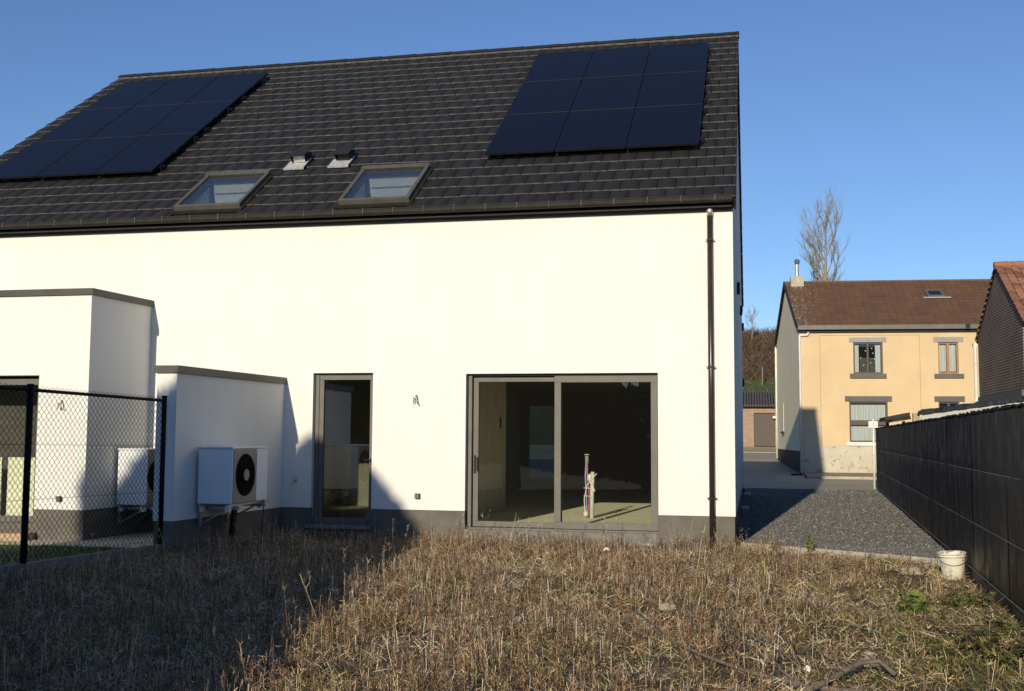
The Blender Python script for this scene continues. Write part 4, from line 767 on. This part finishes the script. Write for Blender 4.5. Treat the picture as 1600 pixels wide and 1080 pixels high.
c = t.mix(t.ramp(t.noise(.9,6), [(.4,(0,0,0)),(.7,(.5,.5,.5))]), br.outputs['Color'], t.mix(1., br.outputs['Color'], (.6,.55,.5), 'MULTIPLY')); M['brick'] = t.pbr(c, .9, 0, t.bump(br.outputs['Fac'], -.6, .006), .2)
g = MB((BX,0,0),(0,1,0),(1,0,0),(0,0,1)); g.prism([(13.73,-.1),(19.45,-.1),(19.45,4.645),(16.59,6.374),(13.73,4.645)], 0, .3); build('gable_wall', g, M['brick'], BR)
b = MB(); b.box(BX+.3,BX+9,13.73,14.03,-.1,4.6); b.box(BX+.3,BX+9,19.15,19.45,-.1,4.6); b.box(BX+8.7,BX+9,14.03,19.15,-.1,4.6); build('wall', b, M['brick'], BR)
bs = math.atan2(1.729,2.86); bl = math.hypot(1.729,2.86)+.27
t = NT('orange_tile'); g_ = t.N('NewGeometry'); c = t.ramp(g_.outputs['Random Per Island'], [(0,(.20,.085,.05)),(.5,(.30,.13,.075)),(1,(.38,.19,.11))]); M['orange'] = t.pbr(t.mix(t.ramp(t.noise(9,6),[(.5,(0,0,0)),(.65,(.5,.5,.5))]), c, (.16,.10,.07)), .85)
def BF(back):
    sg = -1 if back else 1; A = V3(0, sg*math.cos(bs), math.sin(bs)); Nn = V3(0, -sg*math.sin(bs), math.cos(bs)); ap = V3(0,16.59,6.46); return MB(ap-A*bl, (1,0,0), -Nn, A)
br_ = build('roof', BF(False).box(BX-.02,BX+9.1,.05,.10,0,bl-.03), M['black'], BR); build('rear_roof', BF(True).box(BX-.02,BX+9.1,.05,.10,0,bl-.03), M['black'], br_)
for back in (False, True):
    b = BF(back); s = 0; i = 0
    while s < bl-.05:
        x = BX-.05
        while x < BX+(4.5 if not back else 1.2):
            e_ = min(s+.30,bl); h0 = random.uniform(-.006,.006); b.add([(x,-.04+h0,s),(x+.06,-.065+h0,s),(x+.13,-.05+h0,s),(x+.205,-.015+h0,s),(x,-.0,e_),(x+.06,-.025,e_),(x+.13,-.01,e_),(x+.205,.02,e_),(x,.0,s),(x+.205,.03,s)],[(0,1,5,4),(1,2,6,5),(2,3,7,6),(8,9,3,2,1,0)]); x += .205
        s += .265
    build('roof_tiles', b, M['orange'], br_)
b = MB(); x = BX-.06
while x < BX+6: b.tube([(x,16.59,6.46),(x+.38,16.59,6.475)], .115, 10); x += .37
build('ridge_tiles', b, M['orange'], br_)
b = MB(); b.tube([(BX-.07,19.51,2.4),(BX-.07,19.55,4.42)], .054, 10); b.box(BX-.12,BX-.02,19.5,19.7,4.42,4.52); [b.tube([(BX-.07,19.52,z),(BX-.07,19.52,z+.04)], .06, 10) for z in (2.9,3.9)]; build('downpipe', b, M['white_p'], BR)

# annex behind the fence
AN = thing('white_outbuilding', 'low white outbuilding with a shiny black sheet roof behind the black fence', 'outbuilding', (4.78,15.6,0))
ad_ = V3(.495,-.869,0); ap_ = V3(.869,.495,0); AF = lambda: MB((4.78,15.6,0), ad_, ap_, (0,0,1))
b = AF(); b.prism([(0,-.1),(6.2,-.1),(6.2,2.25+.0697*6.2),(0,2.25)], 0, 1.25); build('wall', b, plain('white_paint_wall', (.80,.77,.68), .8, var=.05), AN)
b = AF(); n = 110
for k in range(n):
    xa, xb = -.12+6.4*k/n, -.12+6.4*(k+1)/n; wv_ = lambda x: .014*math.sin(x*9)+.010*math.sin(x*23+1)+.008*math.sin(x*41); z0, z1 = 2.255+.0697*xa, 2.255+.0697*xb; ta_, tb_ = z0+.125+wv_(xa), z1+.125+wv_(xb); o1, o2 = -.05+wv_(xa+3), -.05+wv_(xb+3)
    b.add([(xa,o1,z0),(xb,o2,z1),(xb,1.3,z1+.05),(xa,1.3,z0+.05),(xa,-.02,ta_),(xb,-.02,tb_),(xb,1.3,tb_+.05),(xa,1.3,ta_+.05)],[(0,1,5,4),(4,5,6,7),(3,2,1,0),(2,3,7,6)]+([(0,4,7,3)] if k == 0 else [])+([(1,2,6,5)] if k == n-1 else []))
t = NT('black_sheet'); M['sheet'] = t.pbr(t.ramp(t.noise(3,4), [(.35,(.016,.016,.016)),(.75,(.07,.07,.066))]), .4, 0, t.bump(t.noise(7,5), .9, .04), .4); build('sheet_roof', b, M['sheet'], AN)
b = MB(); b.box(BX-.05,BX-.004,13.8,19.4,2.55,2.86); build('flashing', b, plain('mortar_band', (.15,.135,.11), .9), AN)
b = MB(); b.box(4.58,4.75,15.75,15.95,1.2,2.3); b.box(4.76,4.9,15.70,15.74,1.8,2.15); build('corner_pier', b, M['stone'], AN)
AC = thing('tiled_lean_to', 'small dark lean-to roof with curled tile edge behind the far end of the fence', 'shed', (4.2,16.6,0))
b = MB(); b.prism([(3.90,2.08),(4.56,2.19),(4.56,2.33),(3.90,2.19)],16.25,17.8); build('roof_sheet', b, M['black'], AC)
b = MB()
for k in range(11): x = 3.90+k*.06; z = 2.035+.165*(x-3.9); b.tube([(x,16.2,z),(x+.012,16.18,z+.07),(x+.045,16.18,z+.07),(x+.055,16.2,z)], .024, 6)
build('tile_edge', b, M['sheet'], AC)
for x in (4.05, 4.5): build('post', MB().box(x,x+.08,17.4,17.48,0,2.1), M['black'], AC)

# ------------------------------------------------------------------ garage and bank at the end of the lane
GA = thing('brick_garage', 'small brick garage with dark brown door at the end of the lane', 'garage', (.9,50.3,.9))
b = MB(); b.holes(-3.2,1.85,.6,3.36,[(.31,1.52,.95,3.05)],50.3,50.6); b.box(1.551,1.85,50.2,50.299,.6,3.36); 
t = NT('red_brick'); g_ = t.N('NewGeometry'); sp_ = t.N('SeparateXYZ'); t.L(g_.outputs['Position'], sp_.inputs[0]); cm = t.N('CombineXYZ'); t.L(sp_.outputs['X'], cm.inputs[0]); t.L(sp_.outputs['Z'], cm.inputs[1]); br = t.N('TexBrick'); br.inputs['Scale'].default_value = 1; br.inputs['Brick Width'].default_value = .22; br.inputs['Row Height'].default_value = .075; br.inputs['Mortar Size'].default_value = .01; br.inputs['Color1'].default_value = (.28,.14,.09,1); br.inputs['Color2'].default_value = (.36,.22,.15,1); br.inputs['Mortar'].default_value = (.4,.35,.28,1); t.L(cm.outputs[0], br.inputs['Vector']); M['redbrick'] = t.pbr(br.outputs['Color'], .9)
build('wall', b, M['redbrick'], GA); b = MB(); b.box(-3.2,-2.9,50.6,54,.6,3.36); b.box(1.55,1.85,50.6,54,.6,3.36); build('side_wall', b, M['sidewall'], GA)
build('door', MB().box(.32,1.51,50.42,50.47,1.0,3.04), plain('brown_door', (.075,.055,.042), .6, var=.1, vs=8, vec=(4,1,.1)), GA); build('threshold', MB().box(.25,1.6,50.1,50.41,.9,1.0), M['white_p'], GA)
b = MB(); b.prism([(50.05,3.36),(54.6,4.35),(54.6,4.42),(50.05,3.46)],0,1); 
rg = MB((-3.4,0,0),(0,1,0),(1,0,0),(0,0,1)); rg.prism([(50.0,3.38),(54.6,4.33),(54.6,4.42),(50.0,3.47)],0,5.3); gr2 = build('roof', rg, M['black'], GA)
b = MB(); x = -3.4
while x < 1.9: b.tube([(x,49.98,3.49),(x,54.6,4.44)], .055, 6); x += .16
build('corrugation', b, plain('fibre_cement', (.12,.10,.08), .9, var=.3), gr2)
build('lamp', MB().box(1.4,1.62,50.0,50.19,2.72,2.86), M['white_p'], GA)
RW = thing('stone_post', 'thin wooden stake standing on the grass bank above the garage', 'stake', (.9,59,4.8)); build('stake', MB().tube([(.9,59,4.6),(.92,59,6.3)], .05, 6), M['concrete_d'], RW); RW['category'] = 'stake'; RW.name = 'wooden_stake'
v, f = grid(np.linspace(-40,45,90), np.linspace(54.8,76,40), lambda X,Y: gz(X,Y)+.25*vnoise(X,Y,.3,2)+.08); t = NT('bank_ground'); g_ = t.N('NewGeometry'); sp_ = t.N('SeparateXYZ'); t.L(g_.outputs['Position'], sp_.inputs[0]); mr = t.N('MapRange'); mr.inputs['From Min'].default_value = 60.5; mr.inputs['From Max'].default_value = 62; t.L(sp_.outputs['Y'], mr.inputs['Value'])
M['bank'] = t.pbr(t.mix(mr.outputs[0], (.06,.085,.025), (.075,.052,.035)), .95, 0, t.bump(t.noise(4,6),.8,.1)); struct(npmesh('hill', v, f, M['bank'], smooth=True))
n = 26000; X = rng.uniform(-6,14,n); Y = rng.uniform(61,72,n); Z = gz(X,Y)
v, f = blades(np.stack([X,Y,Z],-1), rng.uniform(.3,1.0,n), rng.uniform(.02,.05,n), np.abs(rng.normal(.3,.5,n)), rng.uniform(0,2*PI,n), .3); tag(npmesh('bank_scrub', v, f, m_island('brown_scrub', [(0,(.05,.032,.022)),(.5,(.12,.078,.05)),(1,(.22,.15,.10))], .9)), None, None, kind='stuff')
n = 9000; X = rng.uniform(-5,6,n); Y = rng.uniform(55,62,n); Z = gz(X,Y)+.1
v, f = blades(np.stack([X,Y,Z],-1), rng.uniform(.1,.35,n), rng.uniform(.02,.04,n), np.abs(rng.normal(.2,.4,n)), rng.uniform(0,2*PI,n), .3); tag(npmesh('bank_grass', v, f, m_island('bank_grass_blades', [(0,(.05,.075,.02)),(.6,(.09,.12,.035)),(1,(.25,.2,.11))], .9)), None, None, kind='stuff')

# ------------------------------------------------------------------ bare trees
def bare_tree(name, label, x, y, z0, H_, seed, spread, mat, r0=.28, nb=26, start=.3):
    rs = random.Random(seed); T = thing(name, label, 'tree', (x,y,z0)); tr = MB(); cr = MB()
    lean = rs.uniform(-.2,.5); tp = lambda q: V3(x+lean*q, y, z0+H_*q); tr.tube([tp(q) for q in np.linspace(0,.97,12)], [r0*(1-.93*q) for q in np.linspace(0,1,12)], 8); 
    def branch(p, d, L, r_, depth):
        pts = [p]; c = p.copy(); dd = d.copy(); m = 5
        for k in range(m):
            dd = dd + V3(rs.gauss(0,.10),rs.gauss(0,.10),.10+rs.gauss(0,.05)); dd /= np.linalg.norm(dd); c = c+dd*L/m; pts.append(c.copy())
        cr.tube(pts, [r_*(1-.8*k/m) for k in range(m+1)], 4, False)
        if depth > 0:
            for k in range(5 if depth == 2 else 6):
                q = rs.uniform(.25,1.); i = min(int(q*m),m-1); pp = pts[i]+(pts[i+1]-pts[i])*(q*m-i); a = rs.uniform(0,2*PI); nd = dd*.9+V3(math.cos(a),math.sin(a),.25)*.55; nd /= np.linalg.norm(nd); branch(pp, nd, L*rs.uniform(.35,.6), max(r_*.5,.007), depth-1)
    for k in range(nb):
        q = start+(.97-start)*(k+rs.random())/nb; a = rs.uniform(0,2*PI); el = rs.uniform(.75,1.15); L = spread*(1-.55*abs(q-.55)/.45*(1 if q > .55 else .45))*rs.uniform(.7,1.15)
        branch(tp(q), V3(math.cos(a)*math.cos(el), math.sin(a)*math.cos(el), math.sin(el)), L, r0*(1-.9*q)*.32+.010, 2)
    build('trunk', tr, mat, T, True); build('crown', cr, mat, T); return T
M['pbark'] = plain('grey_bark', (.26,.235,.17), .9, var=.2, vs=3)
bare_tree('bare_tree', 'tall bare leafless tree rising behind the roof of the yellow house', 5.0, 60, 4.5, 12.7, 5, 3.0, M['pbark'], .26, 38, .32)
bare_tree('bare_shrub', 'small bare shrub on top of the bank beside the white house', .25, 69, 9.0, 1.9, 9, 1.1, M['pbark'], .05, 10, .1)

# ------------------------------------------------------------------ behind the camera: evergreen that shades the left side, added hedgerow to darken glass reflections
TY = -22.; SIL = [(-11.8,.0),(-11.8,6.9),(-11.5,7.35),(-11.1,7.75),(-10.4,7.85),(-9.8,7.7),(-9.4,7.7),(-9.06,8.1),(-8.6,7.95),(-8.04,7.55),(-7.59,7.1),(-7.3,6.65),(-5.95,5.1),(-5.2,4.35),(-4.5,3.7),(-3.9,2.9),(-3.4,1.6),(-3.3,.0)]
T = thing('evergreen_tree', 'broad dark evergreen standing behind the viewer', 'tree', (-8,TY,-.2))
P = []; n = 26000; xs_ = np.array([p[0] for p in SIL]); 
n = 40000; X = rng.uniform(-11.8,-3.3,n*2); zt = np.interp(X, [p[0]+1e-6*i for i,p in enumerate(SIL)], [p[1] for p in SIL]); Z = np.clip(rng.uniform(.1,1.12,n*2),0,1)*zt-.05*np.abs(rng.normal(0,1,n*2))
Y = TY+rng.uniform(-1,1,n*2)*1.6*np.sqrt(np.clip(1-(Z/np.maximum(zt,.1))**3,.15,1))
v, f = blades(np.stack([X,Y,Z-.12],-1), rng.uniform(.10,.2,n*2), rng.uniform(.10,.18,n*2), rng.uniform(0,2.4,n*2), rng.uniform(0,2*PI,n*2), 0, 1)
npmesh('crown', v, f, m_island('evergreen_leaf', [(0,(.02,.035,.015)),(1,(.05,.075,.03))], .7), T); build('trunk', MB().tube([(-8.2,TY,-.3),(-8.3,TY,3),(-8.8,TY,6)], [.35,.28,.1], 10), M['bark'], T)
n = 60000; X = rng.uniform(-120,110,n); hh_ = 7+2.5*vnoise(X, X*0, .06, 3)+1.5*vnoise(X,X*0,.3,8); Z = rng.uniform(-.2,1,n)*hh_; Y = -85+rng.uniform(-2.5,2.5,n)  # unseen hedgerow, added so the window panes reflect dark foliage instead of bright sky
v, f = blades(np.stack([X,Y,Z-.3],-1), rng.uniform(.5,1.4,n), rng.uniform(.4,.9,n), rng.uniform(0,2.,n), rng.uniform(0,2*PI,n), 0, 1)
tag(npmesh('added_hedgerow', v, f, m_island('added_hedgerow_leaf', [(0,(.04,.04,.025)),(1,(.09,.08,.045))], .9)), None, None, kind='stuff')
